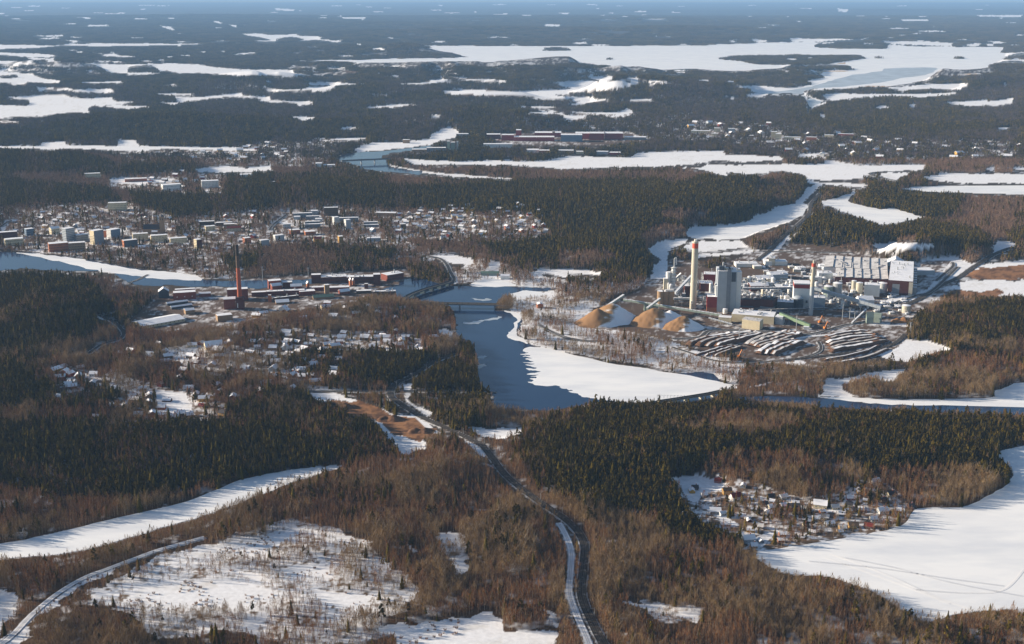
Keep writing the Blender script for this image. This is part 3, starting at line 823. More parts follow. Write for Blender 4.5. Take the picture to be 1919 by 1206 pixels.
def block(name, label, cat, uL, uR, vb, vt, depth, wall, roof='roofsnow', yaw=0.0, rows=0, cols=0, group=None, rooftype='flat', band=None, rise=None, clutter=0, faces=(0, 1), keepit=True, wk='glass', along=None):
    """a building seen between uL..uR with its front foot on row vb and its eaves on row vt"""
    x, y, z, w, h, k = spot(uL, uR, vb, vt, keepit)
    if yaw: w = max(w - depth * abs(math.sin(yaw)), w * .35) / max(math.cos(yaw), .3)
    az = -math.atan2(x, y)
    o = empty(name, (x - math.sin(az) * depth / 2, y + math.cos(az) * depth / 2, z - .3), az + yaw)
    tag(o, label, cat, group)
    h += .3
    mb = MB().box(0, 0, 0, w, depth, h, wall); mb.build('wall', o)
    if band:
        kb, f0, f1 = band
        MB().box(0, 0, h * f0, w + .16, depth + .16, h * (f1 - f0), kb).build('coloured_band', o)
    if rooftype == 'flat':
        MB().box(0, 0, h, w + .5, depth + .5, .5, wall if roof == 'roofsnow' else roof).box(0, 0, h + .5, w - .4, depth - .4, .25, roof).build('roof', o)
    elif rooftype == 'gable':
        al = along or ('x' if w >= depth else 'y')
        MB().gable(w, depth, h, rise or min(w, depth) * .28, roof, along=al, gab=wall).build('roof', o)
    elif rooftype == 'saw':
        n = max(3, int(w / 17)); mb = MB(); s_ = w / n
        for i in range(n):
            x0 = -w / 2 + i * s_; x1 = x0 + s_ - .3; e = depth / 2
            mb.add([(x0, -e, h), (x1, -e, h), (x1, e, h), (x0, e, h), (x0, -e, h + .5), (x1, -e, h + 2.2), (x1, e, h + 2.2), (x0, e, h + .5)],
                   [(4, 5, 6, 7)], roof).add([(x0, -e, h), (x1, -e, h), (x1, e, h), (x0, e, h), (x0, -e, h + .5), (x1, -e, h + 2.2), (x1, e, h + 2.2), (x0, e, h + .5)],
                   [(0, 1, 5, 4), (2, 3, 7, 6), (1, 2, 6, 5), (3, 0, 4, 7)], 'darkgrey')
        mb.build('sawtooth_roof', o)
        rr = random.Random(int(uL))
        for i in range(14): MB().box(rr.uniform(-.46, .46) * w, rr.uniform(-.46, .46) * depth, h + .6, rr.uniform(2, 7), rr.uniform(3, 12), rr.uniform(1.8, 3.5), rr.choice(['steel', 'midgrey', 'palegrey']), top='dirtysnow').build('roof_vent', o)
    if rows: windows(o, w, depth, 1.0, h - 1.2, cols or max(2, int(w / 3.6)), rows, faces, k=wk)
    if clutter:
        rr = random.Random(hash((round(uL), round(vb))) & 1023)
        for i in range(clutter):
            cx = rr.uniform(-.42, .42) * w; cy = rr.uniform(-.42, .42) * depth; s_ = rr.uniform(1.4, 4.0)
            if rr.random() < .5: MB().box(cx, cy, h + .7, s_, s_ * 1.3, s_ * .8, 'steel', top='roofsnow').build('roof_vent', o)
            else: MB().cyl(cx, cy, h + .7, s_ * .35, s_ * .35, s_ * 1.5, 'steel', 8).build('roof_vent', o)
    o['_h'] = h; o['_w'] = w; o['_k'] = k
    return o

def tank(name, label, cat, uL, uR, vb, vt, wall, cap='roofsnow', group=None, domed=False, n=18, rings=2):
    x, y, z, w, h, k = spot(uL, uR, vb, vt)
    r = w / 2
    o = empty(name, (x, y + r, z - .3)); tag(o, label, cat, group)
    MB().cyl(0, 0, 0, r, r, h, wall, n).build('shell', o)
    if domed: MB().dome(0, 0, h, r * 1.01, r * .45, cap, n).build('dome', o)
    else: MB().cyl(0, 0, h, r * 1.02, r * .25, r * .16, cap, n).build('roof', o)
    for i in range(rings): MB().cyl(0, 0, h * (i + 1) / (rings + 1), r * 1.03, r * 1.03, .5, wall, n).build('stiffening_ring', o)
    mb = MB().beam((-r - .6, -.4, 0), (-r - .6, -.4, h), .7, .7, 'steel'); mb.build('ladder', o)
    return o

def chimney(name, label, u, vb, vt, w0px, w1px, cuts, base=None):
    """cuts: list of (fraction from, fraction to, material, part name)"""
    x, y, z, w, h, k = spot(u - w0px / 2, u + w0px / 2, vb, vt)
    o = empty(name, (x, y, z - .3)); tag(o, label, 'chimney')
    r0, r1 = w0px * k / 2, w1px * k / 2
    for a, b_, m, pn in cuts:
        MB().cyl(0, 0, h * a, r0 + (r1 - r0) * a, r0 + (r1 - r0) * b_, h * (b_ - a), m, 28).build(pn, o)
    return o, h, r0, r1, k

# --- the big pulp mill -------------------------------------------------------------------------
o, h, r0, r1, k = chimney('tall_chimney', 'tall cream concrete chimney with a red top and three flue pipes', 1298.5, 577, 451, 12.6, 11.2,
                          [(0, .90, 'concrete', 'shaft'), (.90, .975, 'chimred', 'red_band'), (.975, 1.0, 'concrete', 'rim')])
for a in (0, 2.1, 4.2):
    MB().cyl(1.9 * math.cos(a), 1.9 * math.sin(a), h - .5, 1.3, 1.3, 4.5, 'white', 12).build('flue_pipe', o)
MB().cyl(-3.5, -5.5, 0, 3.6, 3.4, 12, 'concrete', 16, cap='roofsnow').box(-1, -4, 0, 9, 6, 16, 'concrete', top='roofsnow').build('flue_inlet', o)
for i in range(1, 5): MB().cyl(0, 0, h * i * .19, r0 + .25 - (r0 - r1) * i * .19, r0 + .25 - (r0 - r1) * i * .19, .35, 'concrete', 28).build('ring_platform', o)

o, h, r0, r1, k = chimney('slim_chimney', 'slim cream chimney with an orange red top, beside the white boiler house', 1519, 589, 492, 8.6, 7.4,
                          [(0, .55, 'palegrey', 'lower_shaft'), (.55, .935, 'concrete', 'shaft'), (.935, 1.0, 'chimred', 'red_band')])  # lower shaft in grey: the shade on it is put into colour
MB().cyl(0, 0, h, 2.2, 1.9, 6, 'concrete', 14).build('flue_pipe', o)
MB().box(-4.5, 0, h * .82, 2, 2.4, 7, 'steel').build('service_platform', o)

# recovery boiler house: four tall panels of different grey
x, y, z, w, h, k = spot(1344, 1391, 584, 507)
az = -math.atan2(x, y)
o = empty('boiler_house', (x, y + 22, z - .3), az + .12); tag(o, 'tallest grey block of the mill, panelled in pale and dark grey', 'boiler house')
W_ = 46 * k
MB().box(-W_ * .32, 0, 0, W_ * .36, 42, h, 'palegrey', top='roofsnow').build('pale_wall', o)
MB().box(-W_ * .06, -.6, 0, W_ * .16, 42, h + 3, 'midgrey', top='darkroof').build('dark_strip', o)
MB().box(.14 * W_, 0, 0, W_ * .24, 40, h * .985, 'palegrey', top='roofsnow').build('rear_wall', o)
MB().box(.13 * W_, -20.2, h * .74, W_ * .17, .5, h * .23, 'darkgrey').build('louvre', o)
MB().box(.36 * W_, 2, 0, W_ * .20, 38, h * .97, 'white', top='roofsnow').build('end_wall', o)
MB().box(-W_ * .53, -4, 0, W_ * .06, 24, h * .62, 'white').build('stair_tower', o)
for i in range(7):
    MB().box(random.uniform(-.4, .35) * W_, random.uniform(-14, 14), h + .2, random.uniform(3, 8), random.uniform(3, 8), random.uniform(2, 7), 'concrete', top='roofsnow').build('roof_vent', o)
MB().box(-W_ * .36, -12, h, 9, 8, 8, 'darkgrey').build('roof_vent', o)
MB().cyl(-W_ * .25, 4, h, 2, 2, 12, 'steel').build('exhaust_pipe', o); MB().cyl(W_ * .3, 4, h, 1.2, 1.2, 9, 'steel').build('exhaust_pipe', o)

block('red_annex', 'deep red block against the left foot of the tall grey boiler house', 'annex', 1323, 1344, 583, 556, 26, 'redclad', band=('orange', 0, .27), yaw=.05)
block('brick_plant', 'dark red brick plant building just right of the tall boiler house', 'plant building', 1385, 1424, 576, 561, 34, 'brick', roof='darkroof', clutter=6, yaw=.1)
block('brick_annex', 'low orange brick annex in front of the dark red plant building', 'annex', 1386, 1412, 584, 576, 12, 'orange', roof='darkroof')
block('brick_plant', 'dark brick and grey panel building between the brick plant and the black tank', 'plant building', 1424, 1456, 582, 561, 30, 'darkbrick', roof='darkroof', yaw=-.3, clutter=6, band=('midgrey', .0, .35))
o = block('white_boiler_house', 'white boiler house with a red band under its roof, left of the slim chimney', 'boiler house', 1484, 1516, 574, 531, 30, 'white', band=('redclad', .80, .97), yaw=.08)
pane(o, -6, -15.2, 20, 2.4, .4, 2.4, 'darkgrey'); pane(o, -1, -15.2, 20, 2.4, .4, 2.4, 'darkgrey'); pane(o, 10, -15.2, 8, 4, .4, 5, 'darkgrey')
tank('dark_tank', 'black tank with a pale dome in front of the white boiler house', 'tank', 1487, 1507, 579, 560, 'darkgrey', cap='palegrey', domed=True, n=24)
block('grey_plant', 'grey building between the black domed tank and the pipe bridge', 'plant building', 1456, 1486, 582, 566, 26, 'darkgrey', roof='roofsnow', clutter=5)
block('blue_plant', 'blue grey building right of the foot of the slim chimney', 'plant building', 1524, 1545, 580, 558, 26, 'blue', clutter=4)

# debarking hall, cream walls
block('debarking_hall', 'long cream hall with a snowy roof in front of the boiler house', 'hall', 1371, 1453, 605, 591, 40, 'cream', yaw=-.10, clutter=12)
block('cream_annex', 'low cream annex at the left end of the long cream hall', 'annex', 1346, 1371, 606, 595, 16, 'cream', yaw=-.08)
block('cream_block', 'square cream block standing in front of the long cream hall', 'block', 1390, 1429, 617, 600, 20, 'cream', yaw=-.30, roof='dirtysnow', clutter=2)
block('grey_annex', 'grey lean building at the right end of the long cream hall', 'annex', 1452, 1470, 608, 594, 20, 'palegrey', yaw=-.2)

def conveyor(name, label, a, b_, wpx, wall, top='roofsnow', legs=3, house=None):
    """a = (u, v ground row, height in m) to b_ likewise; a roofed gallery on trestles"""
    xa, ya, za = ground_at(a[0], a[1]); xb, yb, zb = ground_at(b_[0], b_[1])
    o = empty(name, (xa, ya, za)); tag(o, label, 'conveyor')
    A = Vector((0, 0, a[2])); B = Vector((xb - xa, yb - ya, zb - za + b_[2]))
    k = mpp((a[1] + b_[1]) / 2); w = wpx * k
    MB().beam(A, B, w, w * .9, wall, top=top).build('gallery', o)
    L = (B - A).length; n = max(4, int(L / 8))
    for i in range(1, n):
        p = A.lerp(B, i / n); q = A.lerp(B, i / n + .5 / L)
        MB().beam(p - Vector((0, 0, .15)), q - Vector((0, 0, .15)), w + .3, w * .9 + .3, wall).build('rib', o)
    for i in range(legs):
        p = A.lerp(B, (i + .6) / legs)
        if p.z < 3: continue
        gz = p.z - (a[2] + (b_[2] - a[2]) * (i + .6) / legs)
        MB().beam((p.x - 1.6, p.y, gz - 1), (p.x - .7, p.y, p.z), .7, .7, 'steel').beam((p.x + 1.6, p.y, gz - 1), (p.x + .7, p.y, p.z), .7, .7, 'steel').beam((p.x - 1.2, p.y, gz + (p.z - gz) * .5), (p.x + 1.2, p.y, gz + (p.z - gz) * .5), .4, .4, 'steel').build('trestle', o)
    if house: MB().box(B.x, B.y, zb - za, house, house, b_[2] * .6 + 5, 'white', top='roofsnow').build('head_house', o)
    return o
conveyor('green_conveyor', 'green ribbed conveyor sloping from the cream hall to the log yard', (1461, 604, 14), (1518, 615, 2), 6.5, 'green', top='green', legs=2, house=None)
block('feed_house', 'small white feed house at the foot of the green conveyor', 'feed house', 1506, 1516, 618, 613, 7, 'white')
conveyor('chip_conveyor', 'long grey green conveyor passing behind the wood chip heaps', (1168, 578, 16), (1352, 600, 8), 4.2, 'greengrey', legs=6)
conveyor('chip_conveyor', 'grey conveyor rising to the peak of the left chip heap', (1135, 596, 20), (1168, 580, 27), 4.2, 'greengrey', legs=2)
conveyor('chip_conveyor', 'grey conveyor rising to the peak of the middle chip heap', (1212, 597, 18), (1236, 582, 22), 4.2, 'greengrey', legs=2)
conveyor('steel_conveyor', 'bright steel conveyor sloping up from the brown silo towards the tall chimney', (1265, 558, 8), (1294, 551, 36), 4.5, 'silverroof', top='silverroof', legs=2)
conveyor('bark_conveyor', 'long blue grey conveyor sloping down from the slim chimney to the right', (1524, 566, 26), (1650, 584, 6), 6.0, 'palegrey', top='silverroof', legs=4)
conveyor('pipe_bridge', 'thin level pipe bridge in front of the black domed tank', (1420, 590, 9), (1550, 589, 12), 2.2, 'darkgrey', top='dirtysnow', legs=6)
conveyor('pipe_bridge', 'latticed pipe bridge between the boiler house and the white boiler house', (1391, 556, 16), (1485, 556, 17), 4.0, 'midgrey', legs=5)
conveyor('pipe_bridge', 'short pipe bridge between the brown silo and the tall chimney', (1262, 574, 14), (1292, 574, 14), 4.0, 'midgrey', legs=3)
conveyor('log_conveyor', 'thin conveyor from the chip heaps to the cream annex', (1328, 602, 6), (1372, 612, 4), 2.4, 'midgrey', legs=3)
conveyor('sand_conveyor', 'steel conveyor beside the two peaked bark towers', (1596, 607, 1), (1622, 592, 12), 2.8, 'palegrey', legs=2)

# brown chip silo, three cylinders
x, y, z, w, h, k = spot(1232, 1264, 572, 546)
o = empty('brown_silo', (x, y + 8, z)); tag(o, 'brown round ended silo behind the middle chip heap', 'silo')
for i in range(3):
    MB().cyl((i - 1) * w * .3, 0, 0, w * .21, w * .21, h, 'tan', 18, cap='roofsnow').build('silo_cell', o)
MB().box(w * .2, -1, h, w * .5, 9, 2.5, 'dirtysnow').build('roof', o)
block('grey_shed', 'low grey corrugated shed below the brown silo', 'shed', 1206, 1233, 583, 571, 14, 'greengrey', yaw=.1)

# digester tower with its gooseneck pipe
x, y, z, w, h, k = spot(1257, 1265, 541, 484)
o = empty('digester_tower', (x, y, z)); tag(o, 'slender white digester tower topped by a gooseneck pipe', 'tower')
MB().cyl(0, 0, 0, 4.6, 4.0, h * .72, 'white', 14).build('vessel', o)
MB().cyl(-10, 2, 0, 5.2, 5.2, h * .56, 'white', 14, cap='roofsnow').build('storage_vessel', o)
mb = MB().beam((1.5, 0, h * .72), (1.5, 0, h), 2.2, 2.2, 'white').beam((1.5, 0, h), (5.5, 0, h + .5), 2.2, 2.2, 'white').beam((5.5, 0, h), (5.5, 0, h * .8), 2.0, 2.0, 'white'); mb.build('gooseneck_pipe', o)
for i in range(5): MB().box(0, 0, h * (.25 + .11 * i), 11, 11, .8, 'steel').build('platform', o)
mb = MB().beam((-14, -3, 0), (16, 6, h * .45), 5, 4, 'concrete', top='roofsnow').box(-16, -5, 0, 9, 9, 24, 'concrete', top='roofsnow'); mb.build('stair', o)

# tanks and silos on the right
tank('green_tank', 'grey green storage tank, left of the tall pale pair, by the slim chimney', 'tank', 1545, 1561, 558, 537, 'greengrey')
tank('pale_tank', 'tall pale storage tank standing right of the grey green tank', 'tank', 1562, 1579, 557, 531, 'steel')
tank('cream_silo', 'left one of two touching cream silos in front of the sawtooth hall', 'silo', 1596, 1605.5, 548, 526, 'concrete')
tank('cream_silo', 'right wider one of two touching cream silos in front of the sawtooth hall', 'silo', 1605, 1618, 550, 530, 'concrete')
tank('white_tank', 'round white tank before the red brick end of the sawtooth hall', 'tank', 1647, 1664, 549, 531, 'white')
tank('small_silo', 'squat pale silo alone by the road at the right end of the mill', 'silo', 1692, 1708, 587, 573, 'concrete')
tank('small_tank', 'small white tank at the foot of the tall boiler house', 'tank', 1355, 1364, 588, 579, 'white')
tank('small_tank', 'white tank left of the white boiler house with a red band', 'tank', 1476, 1484, 537, 525, 'white')
block('silver_plant', 'grey corrugated plant building between the cream silos and the white tank', 'plant building', 1619, 1647, 555, 534, 24, 'palegrey', clutter=3)
o = block('sloping_shed', 'white shed with a steep snowy lean roof at the end of the long conveyor', 'shed', 1603, 1637, 573, 562, 22, 'white', rooftype='gable', rise=6, yaw=.35)
MB().cyl(-6, 6, 6, 2.4, 2.4, 14, 'white', 10).build('roof_vent', o); MB().cyl(2, 6, 6, 2.0, 2.0, 12, 'white', 10).build('roof_vent', o)

# paper machine hall with sawtooth roofs
block('machine_hall', 'vast hall under snowy sawtooth roofs, left wing behind the silos', 'hall', 1563, 1662, 534, 521, 150, 'darkbrick', roof='dirtysnow', rooftype='saw', yaw=.02, clutter=0)
block('machine_hall', 'rear wing of the sawtooth hall, nearest the forest hill', 'hall', 1545, 1660, 516, 503, 120, 'palegrey', roof='dirtysnow', rooftype='saw')
o = block('machine_hall', 'tall red brick end of the sawtooth hall with grey panels', 'hall', 1664, 1708, 552, 526, 200, 'darkbrick', clutter=16, yaw=.0, faces=())
hh, ww = o['_h'], o['_w']
MB().box(-ww * .18, -105.2, 3, ww * .30, .5, hh * .7, 'midgrey').build('panel', o); MB().box(ww * .42, -105.2, 0, ww * .16, .6, hh, 'concrete').build('panel', o)
for i in range(9):
    MB().box(ww / 2 + .1, -95 + i * 23, 0, .5, 9, hh, 'palegrey').build('panel', o); MB().box(ww / 2 + 4, -88 + i * 23, 0, 8, 9, hh * .55, 'steel', top='roofsnow').build('side_unit', o)
block('long_shed', 'long low shed with a snowy roof along the far side of the mill', 'shed', 1700, 1750, 515, 507, 30, 'palegrey', yaw=.5)
block('white_dome_store', 'pale store with a low peaked snowy roof behind the sawtooth hall', 'store', 1663, 1692, 499, 493, 40, 'white', rooftype='gable', rise=9)
for i, (a, b_, c, d, lab) in enumerate([(1410, 1450, 531, 521, 'left one of the low snowy sheds behind the mill yard'), (1436, 1476, 523, 514, 'middle one of the low snowy sheds behind the mill yard'), (1400, 1440, 545, 535, 'low dark shed with a snow roof right of the tall boiler house'), (1450, 1480, 548, 538, 'low dark shed beside the white round tank'),
                                       (1310, 1335, 546, 531, 'dark red plant building behind the tall chimney'), (1318, 1340, 535, 514, 'red and grey plant building behind the boiler house'), (1280, 1300, 553, 536, 'dark red plant building left of the tall chimney'),
                                       (1530, 1560, 524, 512, 'grey plant building left of the sawtooth roofs'), (1560, 1585, 530, 517, 'pale grey end building touching the sawtooth hall'), (1430, 1475, 497, 490, 'long white low shed by the railway curve'), (1375, 1420, 500, 494, 'low white shed at the far edge of the mill'), (1440, 1452, 497, 484, 'small white tower by the railway curve')]):
    block('mill_shed', lab, 'shed', a, b_, c, d, 26, ['midgrey', 'palegrey', 'darkbrick', 'darkgrey', 'darkbrick', 'redclad', 'darkbrick', 'palegrey', 'white', 'white', 'white', 'concrete'][i], yaw=[.4, .4, .3, .2, .1, 0, .1, .2, 0, .2, .2, 0][i], rooftype='gable' if i in (0, 1, 2) else 'flat', rise=4, clutter=4)

def process_unit(u, v, hpx, wpx, kind, lab, grp):
    x, y, z, w, h, k = spot(u - wpx / 2, u + wpx / 2, v, v - hpx, False)
    keep(u - wpx / 2, u + wpx / 2, v - hpx, v)
    o = empty('process_unit', (x, y, z - .3), random.uniform(-.3, .3)); tag(o, lab, 'process unit', grp)
    if kind == 0:
        MB().cyl(0, 0, 0, w / 2, w / 2, h, 'white', 12).build('vessel', o); MB().cyl(0, 0, h, w / 2, w * .1, w * .2, 'roofsnow', 12).build('roof', o)
        MB().beam((w / 2, 0, h * .7), (w * 1.6, 2, h * .7), 1.2, 1.2, 'steel').build('pipe', o)
    elif kind == 1:
        MB().box(0, 0, 0, w, w * .8, h, random.choice(['palegrey', 'midgrey', 'concrete', 'white'])).build('wall', o); MB().box(0, 0, h, w + .4, w * .8 + .4, .4, 'roofsnow').build('roof', o)
        MB().cyl(w * .2, 0, h + .4, .8, .8, h * .4 + 2, 'steel', 8).build('pipe', o)
    else:
        mb = MB(); n = max(3, int(h / 4))
        for sx in (-1, 1):
            for sy in (-1, 1): mb.beam((sx * w / 2, sy * w / 2, 0), (sx * w / 2, sy * w / 2, h), .7, .7, 'steel')
        for i in range(1, n + 1): mb.box(0, 0, h * i / n, w, w, .6, 'steel')
        mb.build('frame', o)
        MB().cyl(0, 0, 0, w * .3, w * .3, h * .95, random.choice(['white', 'concrete', 'steel']), 10).build('vessel', o)
        MB().beam((-w * .6, -w * .5, h * .5), (w * 1.5, w * .2, h * .62), 1.3, 1.3, 'white').build('pipe', o)
G1 = 'process units crowding the middle of the mill'
for i in range(84):
    process_unit(random.uniform(1388, 1484), random.uniform(530, 574), random.uniform(6, 14), random.uniform(4, 9), i % 3, 'small grey process unit among the pipes between the two boiler houses', G1)
G2 = 'process units around the tall chimney'
for i in range(44):
    process_unit(random.uniform(1250, 1344), random.uniform(524, 572), random.uniform(7, 18), random.uniform(4, 8), i % 3, 'small process unit of pale steel and pipes around the tall chimney', G2)
G3 = 'process units by the slim chimney'
for i in range(44):
    process_unit(random.uniform(1522, 1640), random.uniform(512, 578), random.uniform(5, 12), random.uniform(4, 8), i % 3, 'small process unit between the slim chimney and the cream silos', G3)

G4 = 'low snowy sheds of the mill yard'
for i in range(54):
    process_unit(random.uniform(1396, 1600), random.uniform(500, 566), random.uniform(2.5, 6), random.uniform(7, 17), 1, 'low flat shed with snow on its roof among the mill buildings', G4)
for i in range(22):
    process_unit(random.uniform(1640, 1700), random.uniform(552, 590), random.uniform(2, 4), random.uniform(5, 11), 1, 'low shed beside the long conveyor at the right of the mill', 'low sheds by the long conveyor')
# two peaked bark towers
for a, b_, c, d, lab, yw in [(1622, 1636, 606, 594, 'timber bark tower with a steep pointed roof', .2), (1637, 1652, 604, 588, 'square bark tower with a flat slanting top', -.2)]:
    block('bark_tower', lab, 'tower', a, b_, c, d, 9, 'greengrey', roof='greengrey', rooftype='gable' if yw > 0 else 'flat', rise=9, yaw=yw)

# chip heaps: cones of orange chips, snow lying on their right flanks
cm, nt, b = simple_node_mat("wood_chips_and_snow")
tc = nt.nodes.new("ShaderNodeTexCoord"); sx = nt.nodes.new("ShaderNodeSeparateXYZ"); nt.links.new(tc.outputs["Generated"], sx.inputs[0])
nz = nt.nodes.new("ShaderNodeTexNoise"); nz.inputs["Scale"].default_value = 5; nz.inputs["Detail"].default_value = 5; nt.links.new(tc.outputs["Generated"], nz.inputs["Vector"])
ad = nt.nodes.new("ShaderNodeMath"); ad.operation = 'MULTIPLY_ADD'; ad.inputs[1].default_value = .55; nt.links.new(nz.outputs["Fac"], ad.inputs[0]); nt.links.new(sx.outputs[0], ad.inputs[2])
a2 = nt.nodes.new("ShaderNodeMath"); a2.operation = 'MULTIPLY_ADD'; a2.inputs[1].default_value = -.25; nt.links.new(sx.outputs[2], a2.inputs[0]); nt.links.new(ad.outputs[0], a2.inputs[2])
rp = nt.nodes.new("ShaderNodeValToRGB"); rp.color_ramp.elements[0].position = .60; rp.color_ramp.elements[0].color = (.33, .19, .085, 1)
rp.color_ramp.elements[1].position = .70; rp.color_ramp.elements[1].color = (*SNOW, 1)
e = rp.color_ramp.elements.new(.50); e.color = (.25, .135, .058, 1)
nt.links.new(a2.outputs[0], rp.inputs["Fac"]); nt.links.new(rp.outputs[0], b.inputs["Base Color"]); b.inputs["Roughness"].default_value = .95
MT['chips'] = cm
def heap(name, label, uL, uR, vb, vp, peaks, k_='chips', depth=.8, n=40, group=None):
    x, y, z, w, h, k = spot(uL, uR, vb, vp)
    hd = w * depth / 2
    h *= 1.0
    o = empty(name, (x, y + hd * .8, z - .5)); tag(o, label, 'heap', group)
    mb = MB(); vs = []
    m = 34
    for j in range(m + 1):
        for i in range(n + 1):
            px = (i / n - .5) * w * 1.05; py = (j / m - .5) * hd * 2.1
            e_ = 0
            for (cx, cy, hh_, sp) in peaks:
                r = math.hypot((px / w * 2 - cx), (py / hd - cy) * 1.0) / sp
                e_ = max(e_, hh_ * max(0, 1 - r))
            nn = vnoise(np.array(px / 5 + 31), np.array(py / 5 + 7)) - .5
            ang = math.atan2(py, px); rid = float(vnoise(np.array(ang * 4 + 20), np.array(3.3 + w))) - .5
            e_ = e_ - .13 * e_ ** 9
            vs.append((px, py, h * e_ * 1.1 + ((2.2 * nn + 3.0 * rid * min(1, e_ * 3) * (1 - e_)) if e_ > .03 else 0)))
    mb.add(vs, [(j * (n + 1) + i, j * (n + 1) + i + 1, (j + 1) * (n + 1) + i + 1, (j + 1) * (n + 1) + i) for j in range(m) for i in range(n)], k_)
    me = mb.mesh(name); me.polygons.foreach_set("use_smooth", [True] * len(me.polygons))
    ob = link(bpy.data.objects.new('chips', me), o)
    return o
heap('chip_heap', 'left twin peaked heap of orange wood chips, snow on its right side', 1079, 1212, 613, 581, [(-.35, -.25, .88, .68), (.08, .3, 1.0, .86)])
heap('chip_heap', 'middle heap of orange wood chips under a conveyor, snow on its right side', 1182, 1300, 614, 584, [(-.18, 0, 1.0, .88), (.35, .3, .66, .7)])
heap('chip_heap', 'smallest rounded heap of orange chips, snowy around its rim', 1246, 1330, 620, 597, [(-.12, 0, 1.0, 1.0)])
MT['barkmat'] = mat('bark_heap', (.34, .16, .06), .95, .25, .3)
heap('bark_heap', 'low orange bark heap by the dark forest right of the yard', 1670, 1716, 606, 597, [(-.3, 0, .8, .6), (.3, .1, 1, .7)], 'barkmat', n=20)
heap('earth_heap', 'orange brown earth heap beside the railway verge', 700, 760, 793, 783, [(-.4, 0, .8, .6), (.2, .1, 1, .7)], 'dirt', n=20)
heap('earth_heap', 'brown earth heap at the lower end of the dug clearing', 760, 815, 815, 806, [(-.4, 0, 1, .6), (.3, .1, .8, .7)], 'dirt', n=20)
heap('earth_heap', 'dark earth heap at the upper end of the dug clearing', 622, 672, 768, 758, [(-.2, 0, 1, .8), (.5, .1, .6, .5)], 'dirt', n=20)

# log stacks: long curved ridges of logs, each with its own snow cover
def log_stack(path, hw, hgt, label, grp):
    pts = smooth_poly(path, 6, closed=False)
    X, Y = unproj([p[0] for p in pts], [p[1] for p in pts])
    g = np.stack([X, Y], 1); base = g.mean(0)
    us = [p[0] for p in pts]; vs_ = [p[1] for p in pts]
    d = np.gradient(g, axis=0); d /= np.linalg.norm(d, axis=1)[:, None] + 1e-9
    nr = np.stack([-d[:, 1], d[:, 0]], 1)
    o = empty('log_stack', (base[0], base[1], 0)); tag(o, label, 'log stack', grp)
    prof = [(-1, 0), (-.94, .6), (-.55, .95), (.1, 1.0), (.6, .92), (.96, .5), (1, 0)]
    fl = [(.35 + .65 * min(1, i / 2.0, (len(g) - 1 - i) / 2.0)) * (.74 + .45 * float(vnoise(np.array(i * .9 + base[0]), np.array(base[1])))) for i in range(len(g))]
    def shell(sel, lift, k_, i0, i1):
        mb = MB(); m = len(sel); vs = []
        for i in range(i0, i1):
            for (a, c) in sel:
                p = g[i] + nr[i] * (a * hw + 1.6 * (float(vnoise(np.array(i * .55 + base[1]), np.array(base[0] * .1))) - .5)) - base
                vs.append((p[0], p[1], c * hgt * fl[i] + lift + .15))
        mb.add(vs, [(i * m + j, i * m + j + 1, (i + 1) * m + j + 1, (i + 1) * m + j) for i in range(i1 - i0 - 1) for j in range(m - 1)], k_)
        return mb
    shell(prof, 0, 'logend', 0, len(g)).build('logs', o)
    i0 = random.randint(0, 2)
    while i0 < len(g) - 2:                     # the snow lies on in broken strips
        i1 = min(len(g), i0 + random.randint(6, 16))
        shell([prof[2], prof[3], prof[4]] if random.random() < .45 else [prof[2], prof[3]], .3, 'roofsnow' if random.random() < .5 else 'dirtysnow', i0, i1).build('snow_strip', o)
        i0 = i1 + random.randint(0, 1)
    keep(min(us), max(us), min(vs_) - 6, max(vs_))
def stacks(p0, p1, n, hw, hgt, lab, grp):
    A = np.array(P(p0, 'b')); B = np.array(P(p1, 'b'))
    for i in range(n):
        t = i / max(n - 1, 1)
        log_stack([tuple(a * (1 - t) + c * t) for a, c in zip(A, B)], hw, hgt, lab, grp)
stacks("170,530 300,470 520,430 760,400 960,385", "480,545 620,500 760,470 900,430 1010,400", 4, 6.2, 6.5, 'snow capped log row in the long stack nearest the cream block', 'log rows beside the cream block')
stacks("830,520 960,460 1120,410 1260,390 1330,385", "950,550 1120,510 1280,460 1400,420 1440,400", 4, 6.0, 6.5, 'snow capped log row in the middle stack of the yard', 'log rows in the middle of the yard')
stacks("960,625 1080,560 1240,500 1400,480", "1120,635 1220,590 1340,540 1480,495", 3, 6.2, 7.0, 'snow capped log row in the stack inside the loop of the yard track', 'log rows inside the track loop')
stacks("1720,440 1900,400 2100,380 2260,385", "1760,600 1950,560 2200,520 2400,470", 6, 6.0, 5.5, 'snow streaked log row in the broad stack by the bark towers', 'log rows by the bark towers')

stacks("250,640 420,590 560,550 700,520", "470,650 560,610 680,570 790,540", 3, 3.6, 3.6, 'low snowy log row at the lower left edge of the log yard', 'low log rows at the edge of the yard')
stacks("1700,690 1900,660 2150,600 2330,520", "1800,740 2000,700 2250,640 2420,560", 2, 3.4, 3.4, 'low log row along the outer yard track', 'low log rows along the outer track')
